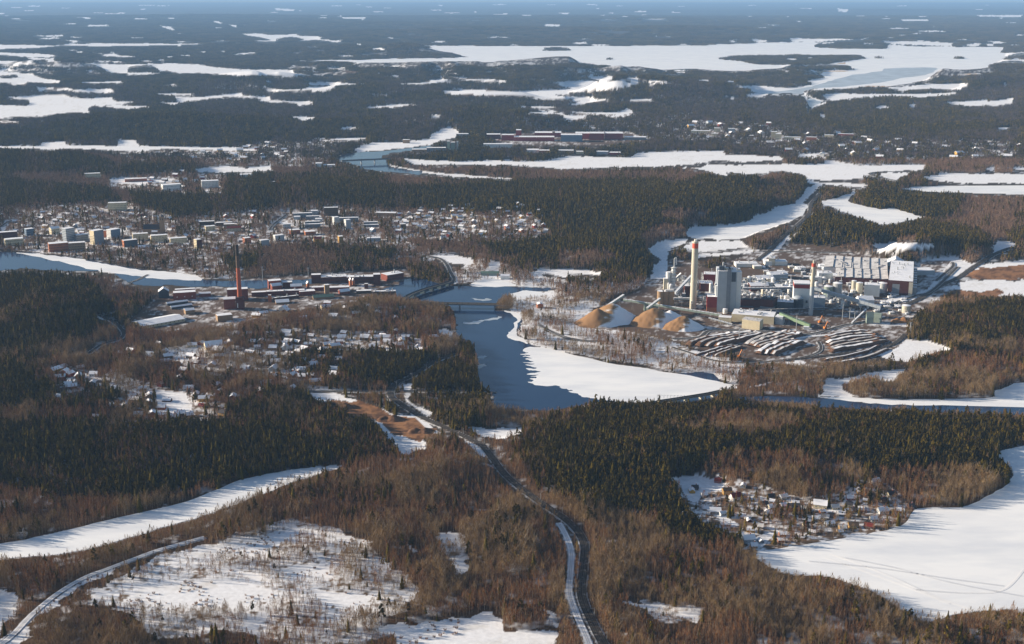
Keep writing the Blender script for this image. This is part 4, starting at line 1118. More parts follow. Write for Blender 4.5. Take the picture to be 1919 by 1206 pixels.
# small machines: orange log handlers
def handler(u, v, label):
    x, y, z = ground_at(u, v); o = empty('log_handler', (x, y, z), .4); tag(o, label, 'log handler')
    MB().box(0, 0, 1, 6, 4, 1.2, 'darkgrey').build('undercarriage', o)
    MB().box(0, 0, 2.2, 5.5, 4.2, 3.2, 'orangepaint').build('body', o)
    MB().box(1.6, -1, 5.4, 2, 2, 2.4, 'glass').build('cab', o)
    MB().beam((0, 0, 5), (5, 1, 14), .9, .9, 'orangepaint').beam((5, 1, 14), (12, 2, 8), .8, .8, 'orangepaint').build('boom', o)
    MB().beam((12, 2, 8), (12, 2, 4), .5, .5, 'darkgrey').box(12, 2, 2.6, 2.4, 2.4, 1.6, 'darkgrey').build('grab', o)
    for s_ in (-1, 1):
        MB().box(0, s_ * 2.1, 0, 7, 1, 1.4, 'darkgrey').build('track', o)
handler(1536, 606, 'orange log handler with a raised boom on the snowy bank'); handler(1546, 617, 'orange log handler beside the foot of the green conveyor')
handler(1385, 671, 'orange log handler among scrap at the edge of the yard')

# light masts and pylons
def mast(u, vb, vt, label, lattice=False, grp=None):
    x, y, z, w, h, k = spot(u - 1, u + 1, vb, vt, False); keep(u - 1, u + 1, vt, vb)
    o = empty('pylon' if lattice else 'light_mast', (x, y, z - .3)); tag(o, label, 'pylon' if lattice else 'light mast', grp)
    if lattice:
        mb = MB()
        for sx in (-1, 1):
            for sy in (-1, 1): mb.beam((sx * 2.2, sy * 2.2, 0), (sx * .4, sy * .4, h), .35, .35, 'steel')
        n = 7
        for i in range(n):
            a, b_ = h * i / n, h * (i + 1) / n; r = 2.2 - 1.8 * i / n; r2 = 2.2 - 1.8 * (i + 1) / n
            mb.beam((-r, -r, a), (r2, -r2, b_), .22, .22, 'steel').beam((r, r, a), (-r2, r2, b_), .22, .22, 'steel')
        mb.build('lattice', o); MB().box(0, 0, h * .86, 11, .4, .4, 'steel').box(0, 0, h * .96, 7, .4, .4, 'steel').build('crossarm', o)
    else:
        MB().cyl(0, 0, 0, .75, .5, h, 'steel', 8).build('pole', o); MB().box(0, 0, h, 5, 1.2, 1.2, 'steel').build('lamp_head', o)
mast(1578.5, 598, 568, 'tallest light mast, in the snow patch before the long conveyor'); mast(1492, 619, 588, 'light mast standing beside the green conveyor')
mast(1592, 597, 577, 'left one of three light masts by the bark towers'); mast(1601, 605, 583, 'middle one of three light masts by the bark towers'); mast(1611, 594, 575, 'right one of three light masts by the bark towers')
mast(1705, 630, 602, 'lattice pylon at the edge of the dark spruce wood', True); mast(1385, 640, 614, 'light mast between the log stacks')
mast(492.5, 527, 500, 'pale mast standing at the river left of the brick works'); mast(578, 519, 502, 'thin mast behind the long brick hall'); mast(218, 533, 515, 'thin mast above the wooded river bank')

# masts of the overhead line along the railway
def masts_along(path, every, label, grp, off):
    pts = smooth_poly(path, 10, closed=False); X, Y = unproj([p[0] for p in pts], [p[1] for p in pts])
    acc = 0.0
    for i in range(1, len(X)):
        acc += math.hypot(X[i] - X[i - 1], Y[i] - Y[i - 1])
        if acc < every: continue
        acc = 0.0
        dx, dy = X[i] - X[i - 1], Y[i] - Y[i - 1]; L = math.hypot(dx, dy); nx, ny = -dy / L * off, dx / L * off
        z = float(height(np.array([X[i] + nx]), np.array([Y[i] + ny]))[0])
        o = empty('catenary_mast', (X[i] + nx, Y[i] + ny, z), math.atan2(-ny, -nx)); tag(o, label, 'mast', grp)
        MB().cyl(0, 0, 0, .35, .25, 8.5, 'steel', 6).build('pole', o)
        MB().beam((0, 0, 7.2), (4.2, 0, 7.6), .22, .22, 'steel').beam((0, 0, 6.2), (3.2, 0, 7.2), .15, .15, 'steel').build('bracket', o)
masts_along(ROADS[0][2], 48, 'thin steel mast of the overhead line beside the railway', 'masts along the railway', 5.6)

# ------------------------------------------------------------------ the old brick works
o, h, r0, r1, k = chimney('brick_chimney', 'tall tapering red brick chimney with a sooty dark top', 450.5, 578, 457, 9.6, 5.6,
                          [(0, .20, 'brick', 'base_shaft'), (.20, .64, 'chimbrick', 'shaft'), (.64, .83, 'brown', 'weathered_shaft'), (.83, 1.0, 'soot', 'sooty_top')])
MB().box(.8, -2.2, 0, 15, 10, 24, 'darkbrick', top='darkroof').box(-3.2, -7.3, 4, 1.6, .3, 9, 'white').build('base_block', o)
block('brick_block', 'square dark brick block with a snowy gable roof left of the brick chimney foot', 'block', 420.5, 442, 579.5, 560, 18, 'brick', rooftype='gable', rise=2.5)
block('brick_hall', 'wide brick hall directly behind the brick chimney', 'hall', 427, 465, 562, 542, 16, 'brick')
block('brick_hall', 'brick hall with two stepped snowy roofs and pale doors, left of the chimney', 'hall', 326, 367, 561, 548, 18, 'brick', rows=1, cols=3, wk='white', faces=(0,))
block('brick_hall', 'narrow upper storey of the stepped brick hall', 'upper storey', 329, 366, 553, 542, 10, 'brick')
block('gabled_house', 'tall dark timber house with a steep snowy gable', 'house', 298, 317, 558, 546, 16, 'darkgrey', rooftype='gable', rise=7, along='y')
block('brick_shed', 'low brick shed between the stepped hall and the brick chimney', 'shed', 374, 395, 556, 549.5, 10, 'brick', rooftype='gable', rise=2)
block('white_hall', 'broad low hall under a wide smooth white roof', 'hall', 250, 346, 610, 605, 44, 'cream', rooftype='gable', rise=4, yaw=.42, rows=1, cols=10, faces=(0, 1))
block('small_shed', 'little pale shed with a snowy gable above the broad white hall', 'shed', 345, 365, 588, 581, 14, 'tan', rooftype='gable', rise=2.5, yaw=.25)
block('brown_block', 'pale brown flat roofed block in front of the brick block', 'block', 405, 436, 601, 591, 18, 'tan', yaw=.2)
block('long_shed', 'long low dark shed with snow on it above the little pale shed', 'shed', 312, 352, 570, 566, 8, 'darkgrey', yaw=.3, rooftype='gable', rise=1.6)
block('long_shed', 'second long low dark shed below its twin on the snowy yard', 'shed', 320, 360, 577, 573, 8, 'darkgrey', yaw=.3, rooftype='gable', rise=1.6)
for t in [('brick_tower', 'blunt brick tower at the left end of the long river hall', 584, 602, 530, 515, 14, 'flat', 0, 'darkbrick'),
          ('brick_hall', 'long brick hall with a row of roof lights by the river', 602, 650, 530.5, 519, 22, 'flat', 0, 'darkbrick'),
          ('brick_hall', 'brick hall with a snowy roof left of the tall brick cube', 650, 700, 530, 519, 20, 'flat', 0, 'darkbrick'),
          ('brick_cube', 'tall dark brick cube between two river halls', 700, 713, 535, 514.5, 16, 'flat', 0, 'darkbrick'),
          ('brick_hall', 'long brick hall on the quay with a lit orange end', 714, 757, 525, 514, 26, 'flat', .55, 'brick'),
          ('brick_hall', 'brick hall with a lit orange corner at the left of the works', 502, 528, 541, 526, 16, 'flat', .15, 'brick'),
          ('gabled_brick', 'brick gable with a bright snow roof at the left of the works', 507, 528, 545, 535, 14, 'gable', .3, 'brick'),
          ('gabled_brick', 'red gabled brick house in the middle of the works', 545, 566, 544, 536, 12, 'gable', 0, 'brick'),
          ('brick_hall', 'low brick hall joining the gabled houses', 530, 548, 540, 529, 14, 'flat', 0, 'darkbrick'),
          ('brick_range', 'long straight brick range with a white roof edge', 500, 571, 553, 545, 12, 'flat', 0, 'brick'),
          ('brick_range', 'short range with a broad snow roof beside the brown tower', 560, 591, 553, 546, 18, 'flat', .1, 'brick'),
          ('brown_tower', 'brown brick water tower standing in front of the works', 608, 617.5, 552, 534, 9, 'flat', .15, 'tan'),
          ('brick_range', 'brick range right of the brown water tower', 618, 655, 546, 538.5, 14, 'flat', 0, 'brick'),
          ('brick_range', 'brick range left behind the brown water tower', 584, 608, 544, 538.5, 12, 'flat', 0, 'brick'),
          ('gabled_brick', 'dark red gable right of the brown water tower', 634, 656, 551, 546, 14, 'gable', .35, 'brick'),
          ('orange_gable', 'left one of the sunlit orange gables by the quay', 654, 660, 536, 525, 10, 'gable', .2, 'orange'),
          ('orange_gable', 'sunlit orange gable beside the long straight brick range', 574, 580, 539, 531, 9, 'gable', .2, 'orange'),
          ('orange_gable', 'right one of the sunlit orange gables by the quay', 660, 665, 535, 526, 10, 'gable', .2, 'orange'),
          ('brick_turret', 'small round brick turret on the quay', 683, 690, 541, 532, 7, 'flat', 0, 'darkbrick'),
          ('brick_range', 'low brick shed left of the long straight brick range', 472, 505, 555, 547.5, 12, 'flat', 0, 'brick'),
          ('green_roof_hall', 'low hall under a pale green roof below the water tower', 586, 626, 560, 556.5, 16, 'gable', .1, 'tan'),
          ('white_store', 'low store under a rounded white roof near the trees', 516, 542, 569, 566, 16, 'gable', .1, 'tan'),
          ('orange_stack', 'short orange brick stack on the works yard', 503, 509, 566, 553, 5, 'flat', 0, 'orange'),
          ('brick_range', 'long sloping gallery roof running down the works yard', 512, 560, 560, 556, 5, 'flat', .3, 'darkbrick'),
          ('quay_shed', 'pale snow topped shed on the quay below the brick cube', 668, 696, 549, 545, 10, 'flat', 0, 'brown'),
          ('quay_shed', 'brown shed in the birches at the river bend', 700, 742, 552, 546, 10, 'flat', 0, 'brown')]:
    nm, lab, a, b_, vb, vt, dp, rt, yw, wl = t
    block(nm, lab, nm.replace('_', ' '), a, b_, vb, vt, dp, wl, roof='greenroof' if 'green' in nm else 'roofsnow', rooftype=rt, yaw=yw, rise=4, rows=2 if rt == 'flat' and b_ - a > 20 and vb - vt > 7 else 0, cols=max(4, int((b_ - a) / 3)), faces=(0,), clutter=5 if b_ - a > 40 else 0)

# ------------------------------------------------------------------ blocks of the town
for t in [('brown brick office block with bands of windows by the river ice', 92, 128, 471, 456, 22, 'orange', 3, .1, 0), ('right wing of the brown office block by the river ice', 130, 160, 469, 455, 16, 'tan', 3, 0, 0),
          ('two toned grey tower flats', 118, 141, 451, 428, 18, 'palegrey', 7, .55, 0), ('low block with a white roof beside the two toned tower flats', 141, 166, 451, 440, 18, 'midgrey', 3, .3, 0),
          ('tower flats with a cream side and a front darkened as in shade', 170, 195, 457, 432, 18, 'cream', 8, .6, 'midgrey'), ('white and blue tower flats with an orange neighbour', 201, 226, 446, 430, 18, 'white', 6, .6, 'blue'),
          ('narrow orange stair block between two tower flats', 193, 200, 444, 432, 10, 'orange', 0, .2, 0), ('pale office with a deep white cornice at the left picture edge', 10, 44, 459, 448, 20, 'cream', 2, .1, 0),
          ('dark red long block at the left picture edge', -4, 32, 446, 435, 16, 'darkbrick', 2, 0, 0), ('blue grey cube block behind the long red block', 47, 64, 441, 429, 16, 'blue', 3, .3, 0), ('cream cube house with a blue roof', 93, 112, 438, 428, 15, 'cream', 2, .4, 'h'),
          ('left one of three long cream flats in a row', 249, 278, 450, 438, 14, 'cream', 4, .12, 0), ('middle one of three long cream flats in a row', 283, 314, 453, 441, 14, 'cream', 4, .12, 0), ('right one of three long cream flats in a row', 319, 351, 458, 446, 14, 'cream', 4, .12, 0),
          ('narrow cream tower flats with balconies', 364, 379, 465, 449, 14, 'cream', 5, .5, 'darkbrick'), ('low orange block with a white roof left of the brick chimney top', 230, 258, 462, 450, 14, 'orange', 2, .3, 'darkgrey'),
          ('red brick flats right of the brick chimney top', 455, 471, 456, 446, 14, 'orange', 3, .4, 0), ('white flats with balconies below a mixed wood', 486, 505, 460, 450, 13, 'white', 4, .4, 'palegrey'), ('white flats higher on the slope beside orange villas', 512, 533, 451, 441, 14, 'white', 4, .4, 'palegrey'),
          ('big cream block at the edge of the pine forest', 204, 238, 394, 380, 16, 'cream', 4, -.1, 0), ('white slab hospital block rising from the pine forest', 378, 410, 352, 339, 22, 'white', 5, .05, 0), ('white stepped building in the clearing left of the hospital slab', 303, 340, 357, 346, 26, 'white', 2, .2, 0),
          ('long low red and white school in the clearing', 235, 275, 340, 335, 24, 'orange', 1, 0, 0), ('pale building on the wood edge left of the school', 160, 188, 333, 325, 16, 'cream', 2, 0, 0),
          ('long cream block behind the church', 420, 440, 428, 420, 14, 'tan', 2, 0, 0), ('cream block with a snow roof right of the church', 384, 404, 432, 424, 14, 'cream', 3, .2, 0), ('red roofed cream school on the slope', 426, 452, 434, 427, 14, 'cream', 3, 0, 'r'),
          ('long dark flats with a snow line roof, upper of two', 374, 402, 421, 415, 12, 'brown', 2, 0, 0), ('long dark flats with a snow line roof, lower of two', 405, 435, 423, 417, 12, 'brown', 2, 0, 0),
          ('long flats with a white roof line on the hillside', 550, 585, 407, 399.5, 12, 'midgrey', 3, 0, 0), ('white roofed cube at the end of the hillside flats', 583, 596, 402, 395, 16, 'palegrey', 2, 0, 0), ('low white school wing below the hillside flats', 551, 563, 411, 406, 14, 'palegrey', 1, 0, 0),
          ('second row of hillside flats', 574, 598, 411, 405, 10, 'midgrey', 2, 0, 0), ('third row of hillside flats with a white cube', 572, 600, 421, 415, 10, 'midgrey', 2, 0, 0), ('fourth row of hillside flats', 572, 600, 426, 420, 10, 'midgrey', 2, 0, 0), ('white roofed pavilion right of the third hillside row', 591, 604, 415, 410, 14, 'white', 1, 0, 0),
          ('pale house with a thick snow roof by the curving road', 531, 545, 428, 420, 14, 'palegrey', 2, 0, 0), ('long brown flats at the forest foot', 608, 634, 404, 389, 12, 'brown', 4, 0, 0), ('white tower flats left of the blue white tower', 623, 636, 420, 407, 13, 'white', 5, .4, 0), ('blue white tower flats on the hillside', 645, 658, 429, 412, 13, 'white', 6, .4, 'palegrey'),
          ('long white roofed flats between the two white towers', 634, 672, 415, 408, 11, 'midgrey', 2, 0, 0), ('upper one of two terraced rows with white roofs', 682, 708, 420, 416, 9, 'midgrey', 1, 0, 0), ('lower one of two terraced rows with white roofs', 682, 710, 425, 421, 9, 'midgrey', 1, 0, 0),
          ('snowy roofed hall with a bright gable by the terraced rows', 693, 705, 435, 431, 16, 'blue', 0, .4, 'g'), ('old orange town hall with a slim tower', 588, 604, 456, 447, 13, 'yellow', 2, .1, 'r'), ('sandy yellow flats right of the old town hall', 633, 644, 455, 443, 13, 'yellow', 4, .3, 0),
          ('pale long hall with a white roof near the suburb', 688, 713, 452, 446, 14, 'palegrey', 1, 0, 0), ('orange villa with a thick snow roof, upper of two', 542, 563, 438, 431, 18, 'orange', 1, .2, 0), ('orange villa with a thick snow roof, lower of two', 570, 592, 440, 434, 18, 'orange', 1, .2, 0),
          ('long snow roofed sheds along the hillside road', 704, 744, 404, 399, 20, 'tan', 0, -.2, 0), ('brown cube flats at the edge of the dense suburb', 749, 761, 429, 420, 12, 'brown', 3, .2, 0)]:
    lab, a, b_, vb, vt, dp, wl, rows, yw, sp = t
    nm = 'apartment_block' if rows >= 3 else 'town_building'
    o = block(nm, lab, 'building', a, b_, vb, vt, dp, wl, roof='redroof' if sp == 'r' else 'roofsnow', rooftype='gable' if sp in ('r', 'h', 'g') else 'flat', rise=4, yaw=yw, rows=rows, cols=max(3, int((b_ - a) / 2.6)), faces=(0, 1))
    if isinstance(sp, str) and len(sp) > 1:
        w, h = o['_w'], o['_h']; MB().box(w * .02, -dp / 2 - .3, 0, w * .95, .6, h * .99, sp).build('front_tone', o)  # second tone over the front; the midgrey one is shade put in colour

# church
x, y, z, w, h, k = spot(300, 310, 436, 405)
o = empty('church', (x, y, z - .3), .1); tag(o, 'brown stone church with a tall square tower and dark roof', 'church')
MB().box(0, 0, 0, 11, 11, h, 'tan').build('tower', o); MB().cyl(0, 0, h, 7.0, .02, 6, 'darkroof', 4).build('tower_roof', o)
MB().box(-26, 4, 0, 42, 17, 12, 'tan').build('nave_wall', o); MB().gable(42, 17, 12, 10, 'darkroof', cx=-26, cy=4, gab='tan').build('nave_roof', o)
windows(o, 11, 11, h * .72, h * .2, 2, 1, (0, 1), ww=1.6, hh=5)
# town hall tower
x, y, z, w, h, k = spot(604, 608, 458, 443)
o = empty('clock_tower', (x, y, z), .1); tag(o, 'slim orange tower with a pale green cap beside the old town hall', 'tower')
MB().box(0, 0, 0, 5, 5, h * .8, 'yellow').build('shaft', o); MB().cyl(0, 0, h * .8, 3.6, .2, h * .25, 'greenroof', 8).build('cap', o)

# ------------------------------------------------------------------ the far red factory and its neighbours
for t in [('long low red wing of the far factory with a white roof', 963, 1039, 264, 257, 50, 'redclad', 0), ('tall red tower block of the far factory', 967, 977, 254, 244, 40, 'redclad', 0), ('red left end of the far factory with a white stair shaft', 940, 963, 263, 253, 40, 'redclad', 0), ('dark red sheds left of the far factory', 912, 938, 260, 252, 40, 'darkbrick', 0),
          ('long red rear wing of the far factory', 1002, 1052, 256, 249, 60, 'redclad', 0), ('glazed grey green hall in the middle of the far factory', 1051, 1091, 265, 253, 50, 'blue', 0), ('red hall right of the glazed grey green hall', 1078, 1106, 260, 250, 60, 'redclad', 0), ('red hall with a white roof edge, second from the right end of the far factory', 1105, 1132, 262, 250, 60, 'redclad', 0), ('rightmost long red hall of the far factory', 1133, 1167, 261, 250, 60, 'redclad', 0),
          ('pale small tower rising from the far factory roof', 1035, 1040, 256, 246, 12, 'tan', 0), ('low white roofed store right of the far factory', 1170, 1211, 262, 257, 40, 'midgrey', 0), ('white loading hall left in front of the far factory', 906, 960, 277, 270, 30, 'white', 0), ('flat white roofed works at the field edge', 987, 1010, 286, 281, 40, 'white', 0),
          ('red and white workshop at the snowy field', 1142, 1163, 290, 286, 30, 'redclad', 0), ('pale workshop on the field edge between two red ones', 1046, 1075, 287, 282, 30, 'tan', 0), ('small cream workshop right of the pale workshop', 1080, 1094, 288, 284, 24, 'cream', 0), ('grey roofed workshop at the field edge', 1118, 1140, 289, 284, 24, 'palegrey', 0), ('low red brick workshop left at the field edge', 1010, 1030, 287, 282, 30, 'orange', 0),
          ('left one of four cream far flats on the ridge', 1296, 1330, 249, 245, 24, 'cream', 2), ('second of four cream far flats on the ridge', 1338, 1350, 247, 240, 20, 'cream', 3), ('pale blue far flats on the ridge', 1364, 1377, 248, 241, 20, 'palegrey', 3), ('cream far flats low on the ridge', 1333, 1345, 254, 250, 20, 'cream', 2),
          ('cream stepped far flats at the dark wood', 1445, 1456, 258, 247, 20, 'cream', 3), ('second cream far flats at the dark wood', 1453, 1464, 261, 251, 20, 'cream', 3), ('low cream far hall at the dark wood', 1470, 1500, 261, 257, 24, 'cream', 1), ('orange far house row', 1511, 1530, 263, 257, 20, 'orange', 1), ('long red roofed far school', 1570, 1600, 254, 251, 20, 'redclad', 0), ('cream far house left of the far school', 1545, 1562, 257, 253, 20, 'cream', 0), ('bright orange far villa', 1596, 1604, 270, 265, 16, 'orange', 0), ('cream far flats near the birch wood', 1404, 1412, 263, 254, 16, 'tan', 3),
          ('left grey works tower by the far river', 838, 843, 283, 265, 20, 'greengrey', 0), ('right grey works tower by the far river', 845, 853, 284, 267, 24, 'greengrey', 0), ('thin white works shaft by the far river', 856, 859, 282, 265, 10, 'white', 0), ('low tan works by the far river', 772, 800, 285, 280, 24, 'tan', 0), ('long grey works by the far river', 800, 836, 284, 277, 24, 'midgrey', 0),
          ('white building on the snowy far river bank', 755, 768, 268, 262, 20, 'tan', 0), ('grey sheds on the snowy slope left of the far factory', 855, 878, 257, 251, 30, 'midgrey', 0), ('white sheds by the field left of the far bridge', 592, 604, 313, 306, 24, 'white', 0), ('second white shed by the field left of the far bridge', 606, 628, 313, 309, 20, 'white', 0), ('white roofed hall alone in the pine forest', 450, 471, 332, 327, 26, 'white', 0), ('small white shed in the pine forest', 505, 517, 344, 341, 16, 'white', 0)]:
    lab, a, b_, vb, vt, dp, wl, rows = t
    block('far_flats' if rows > 1 else 'far_works', lab, 'building', a, b_, vb, vt, dp, wl, rows=rows, cols=8, faces=(0,), rooftype='flat')

block('river_house', 'red brick house with a white roof on the far side of the road bridge', 'house', 1005, 1018, 577, 570, 12, 'orange', yaw=.2, rooftype='gable', rise=2)
block('green_hall', 'long low pale green hall on the far bank of the pond', 'hall', 901, 935, 516, 511, 14, 'greengrey', roof='greenroof', rooftype='gable', rise=2)
block('white_house', 'white roofed villa on the far bank of the pond', 'house', 938, 955, 523, 517, 12, 'white', rooftype='gable', rise=3)

# ------------------------------------------------------------------ bridges
def bridge(name, label, path, lift, hw, pier_at, pan=None, deck='concrete', pier_h=None, rail_k='darkgrey', girder=1.6):
    pts = smooth_poly(path, 5, closed=False)
    X, Y = unproj([p[0] for p in pts], [p[1] for p in pts], lift)
    o = empty(name, (X.mean(), Y.mean(), 0)); tag(o, label, 'bridge')
    q = [Vector((a - X.mean(), b_ - Y.mean(), lift)) for a, b_ in zip(X, Y)]
    mb = MB(); mr_ = MB(); mg = MB()
    for a, b_ in zip(q[:-1], q[1:]):
        e = (b_ - a) * .04
        mb.beam(a - e - Vector((0, 0, girder)), b_ + e - Vector((0, 0, girder)), hw * 2, girder, deck, top='asphalt')
        sd = Vector((-(b_ - a).y, (b_ - a).x, 0)).normalized() * (hw - .2)
        for s_ in (-1, 1): mr_.beam(a + sd * s_ + Vector((0, 0, .02)), b_ + sd * s_ + Vector((0, 0, .02)), .3, 1.1, rail_k)
    mb.build('deck', o); mr_.build('railing', o)
    n = len(q)
    for t in pier_at:
        i = min(int(t * (n - 1)), n - 2); f = t * (n - 1) - i
        p = q[i].lerp(q[i + 1], f); dr = math.atan2((q[i + 1] - q[i]).y, (q[i + 1] - q[i]).x)
        MB().box(p.x, p.y, -2, 2.2, hw * 1.7, lift - girder + 2, deck, rot=dr).build('pier', o)
    if pan:
        for (a, b_) in pan:
            i0 = int(a * (n - 1)); p = q[i0].lerp(q[min(i0 + 1, n - 1)], a * (n - 1) - i0)
            i1 = int(b_ * (n - 1)); r = q[i1].lerp(q[min(i1 + 1, n - 1)], b_ * (n - 1) - i1)
            sd = Vector((-(r - p).y, (r - p).x, 0)).normalized() * (hw + .3)
            if sd.y > 0: sd = -sd
            MB().beam(p + sd - Vector((0, 0, 4.2)), r + sd - Vector((0, 0, 4.2)), .6, 3.2, 'cream').build('lit_arch_panel', o)  # flat cream panel where sunlit arches show; the sunlight is its colour
    u, v = [p[0] for p in pts], [p[1] for p in pts]
    return o
bridge('curved_bridge', 'curved old bridge with pale arches at the mouth of the pond', P("240,580 300,520 420,470 520,440 620,412 670,392", 'K'), 8, 5.5, [.12, .28, .42, .56, .7, .84], pan=[(.17, .24), (.33, .39), (.47, .53), (.61, .67), (.75, .81)], deck='darkgrey', girder=4.6)
bridge('road_bridge', 'straight level road bridge on two piers across the open water', P("250,574 380,578 560,584 760,588 1040,594 1130,598", 'K'), 9, 6, [.58, .8], deck='midgrey', girder=1.8, rail_k='tan')
bridge('far_bridge', 'distant flat bridge over the upper river bend', P("640,962 780,955 900,950 1010,945", 'B'), 14, 7, [.35, .63], deck='midgrey', girder=3)
bridge('dam_bridge', 'low weir bridge at the right tip of the white bay', P("880,825 1000,805 1150,785 1250,768 1340,752", 'C' if False else '0') if False else [(1235, 752), (1262, 748), (1300, 742), (1330, 737), (1352, 732)], 6, 4, [.2, .4, .6, .8], deck='concrete')
x, y, z, w, h, k = spot(1236, 1282, 752, 743, False)
o = empty('sluice_frame', (x, y, z + 5), -.1); tag(o, 'row of thin steel sluice frames on the weir bridge', 'sluice frame')
mb = MB()
for i in range(9): mb.beam((-22 + i * 5, 0, 0), (-22 + i * 5, 0, 5), .4, .4, 'steel').beam((-22 + i * 5, 0, 5), (-18.5 + i * 5, 0, 3.8), .3, .3, 'steel')
mb.build('frame', o)

# ------------------------------------------------------------------ village houses in the foreground
def house(zx, zy, wz, wall, roof, label, t='Z', tall=1.0, yaw=None, seed=0):
    x0, y0, k_ = TR[t]
    u, v = x0 + zx * k_, y0 + zy * k_
    x, y, z = ground_at(u, v); k = (y * CP + (CAMH - z) * SP) / FPX
    w = max(wz * k_ * k * .92, 6.0); d = max(7.0, w * .72); h = min(max(w * .36, 3.2), 5.2) * tall
    rr = random.Random(int(zx * 7 + zy * 13))
    yaw = rr.uniform(-.45, .45) if yaw is None else yaw
    keep(u - wz * k_ * .45, u + wz * k_ * .45, v - (h + 3) / k, v - 1)
    o = empty('detached_house', (x, y + d / 2, z - .2), yaw); tag(o, label, 'house')
    MB().box(0, 0, 0, w, d, h, wall).build('wall', o)
    rise = d * .38
    rf = MB().gable(w, d, h, rise, roof, over=.6, th=.3, gab=wall).build('roof', o)
    MB().box(w * .18, d * .1, h + rise * .55, 1.0, 1.0, rise * .75 + 1, 'brick', top='roofsnow').build('chimney', rf)
    for i in range(3):
        f = MB().box((-.3 + .3 * i) * w, -d / 2 - .03, h * .38, 1.5, .14, 1.4, 'white').build('window', o)
        MB().box((-.3 + .3 * i) * w, -d / 2 - .08, h * .38 + .18, 1.1, .14, 1.04, 'glass').build('pane', f)
    for s_ in (-.22, .22):
        f = MB().box(-w / 2 - .03, s_ * d, h * .4, .14, 1.4, 1.4, 'white').build('window', o)
        MB().box(-w / 2 - .08, s_ * d, h * .4 + .18, .14, 1.0, 1.04, 'glass').build('pane', f)
    MB().box(w * .42, -d / 2 - .04, .2, 1.1, .14, 2.1, 'brown').build('door', o)
    MB().box(w * .42, -d / 2 - 1.0, 0, 2.4, 1.9, .35, 'dirtysnow').build('step', o)
    return o
for a in [(360, 105, 54, 'redclad', 'redroof', 'small all red hut alone on the upper snow slope'), (430, 196, 72, 'yellow', 'brown', 'bright yellow two storey house with a brown roof', 'Z', 1.5), (498, 240, 92, 'white', 'redroof', 'white gabled house with a dark red roof'),
          (250, 215, 46, 'white', 'roofsnow', 'small white cottage left of the bright yellow house'), (180, 160, 52, 'brown', 'darkroof', 'dark brown cabin at the left edge of the slope'), (775, 228, 58, 'brown', 'darkroof', 'dark brown house behind a lone spruce'), (872, 232, 66, 'palegrey', 'roofsnow', 'grey house with a snowy roof beside the dark brown house'),
          (955, 325, 98, 'orange', 'darkroof', 'brick red house with a dark roof in the village centre'), (1165, 305, 112, 'cream', 'roofsnow', 'wide cream house under a broad snowy roof'), (1275, 312, 66, 'cream', 'dirtysnow', 'low cream bungalow right of the wide cream house'), (1398, 240, 66, 'redclad', 'roofsnow', 'red house at the top of the village lane'),
          (1388, 300, 56, 'cream', 'darkroof', 'tall cream house with a dark roof by the lane', 'Z', 1.5), (1412, 336, 52, 'cream', 'darkroof', 'cream house just below the tall cream house'), (1590, 115, 78, 'white', 'roofsnow', 'pale house highest up at the wood edge'), (1720, 215, 74, 'cream', 'darkroof', 'cream house with a dark roof near the right wood'),
          (1650, 345, 82, 'white', 'roofsnow', 'white house with a bright snowy roof near the shore'), (1785, 338, 58, 'yellow', 'roofsnow', 'yellow house on the shore at the right end'), (1872, 308, 50, 'redclad', 'darkroof', 'rightmost house of the village, red, at the tip of the shore'), (1420, 458, 80, 'yellow', 'brown', 'long ochre house on the lake shore'),
          (1540, 460, 66, 'orange', 'redroof', 'red boathouse right of the long ochre house'), (1335, 475, 54, 'yellow', 'dirtysnow', 'ochre cottage left of the long ochre house'), (1045, 458, 36, 'cream', 'brown', 'narrow cream cottage among shore birches'), (1200, 392, 62, 'cream', 'dirtysnow', 'cream house in the middle row'),
          (1125, 402, 54, 'tan', 'roofsnow', 'tan cottage left of the middle row cream house'), (340, 350, 88, 'midgrey', 'roofsnow', 'grey house with a flat snow cap on the left lane'), (716, 292, 72, 'midgrey', 'darkroof', 'grey house between tall spruces'), (785, 312, 60, 'cream', 'roofsnow', 'cream house right of the grey one between spruces'),
          (600, 572, 100, 'palegrey', 'roofsnow', 'grey house with a wide snow roof at the bay corner'), (640, 615, 52, 'brown', 'roofsnow', 'brown sauna below the grey house at the bay corner'), (72, 385, 56, 'orange', 'darkroof', 'orange lit cottage under the pines at the left'), (1250, 378, 54, 'brown', 'darkroof', 'brown house with a dark roof behind the middle row'),
          (1655, 258, 60, 'brown', 'darkroof', 'brown shed beside the upper lane'), (760, 358, 44, 'cream', 'roofsnow', 'small cream shed below the spruces'), (555, 384, 40, 'darkgrey', 'roofsnow', 'small dark garage with a snow roof on the left lane'), (695, 463, 44, 'brown', 'dirtysnow', 'brown cabin near the birches of the bay'), (1580, 405, 52, 'white', 'roofsnow', 'white cottage among shore bushes'), (1330, 365, 50, 'darkgrey', 'roofsnow', 'dark cottage behind a big spruce'), (1480, 330, 50, 'brown', 'roofsnow', 'brown cottage right of the cream houses by the lane'), (870, 300, 48, 'brown', 'roofsnow', 'small brown cottage left of the brick red house')]:
    house(*a)
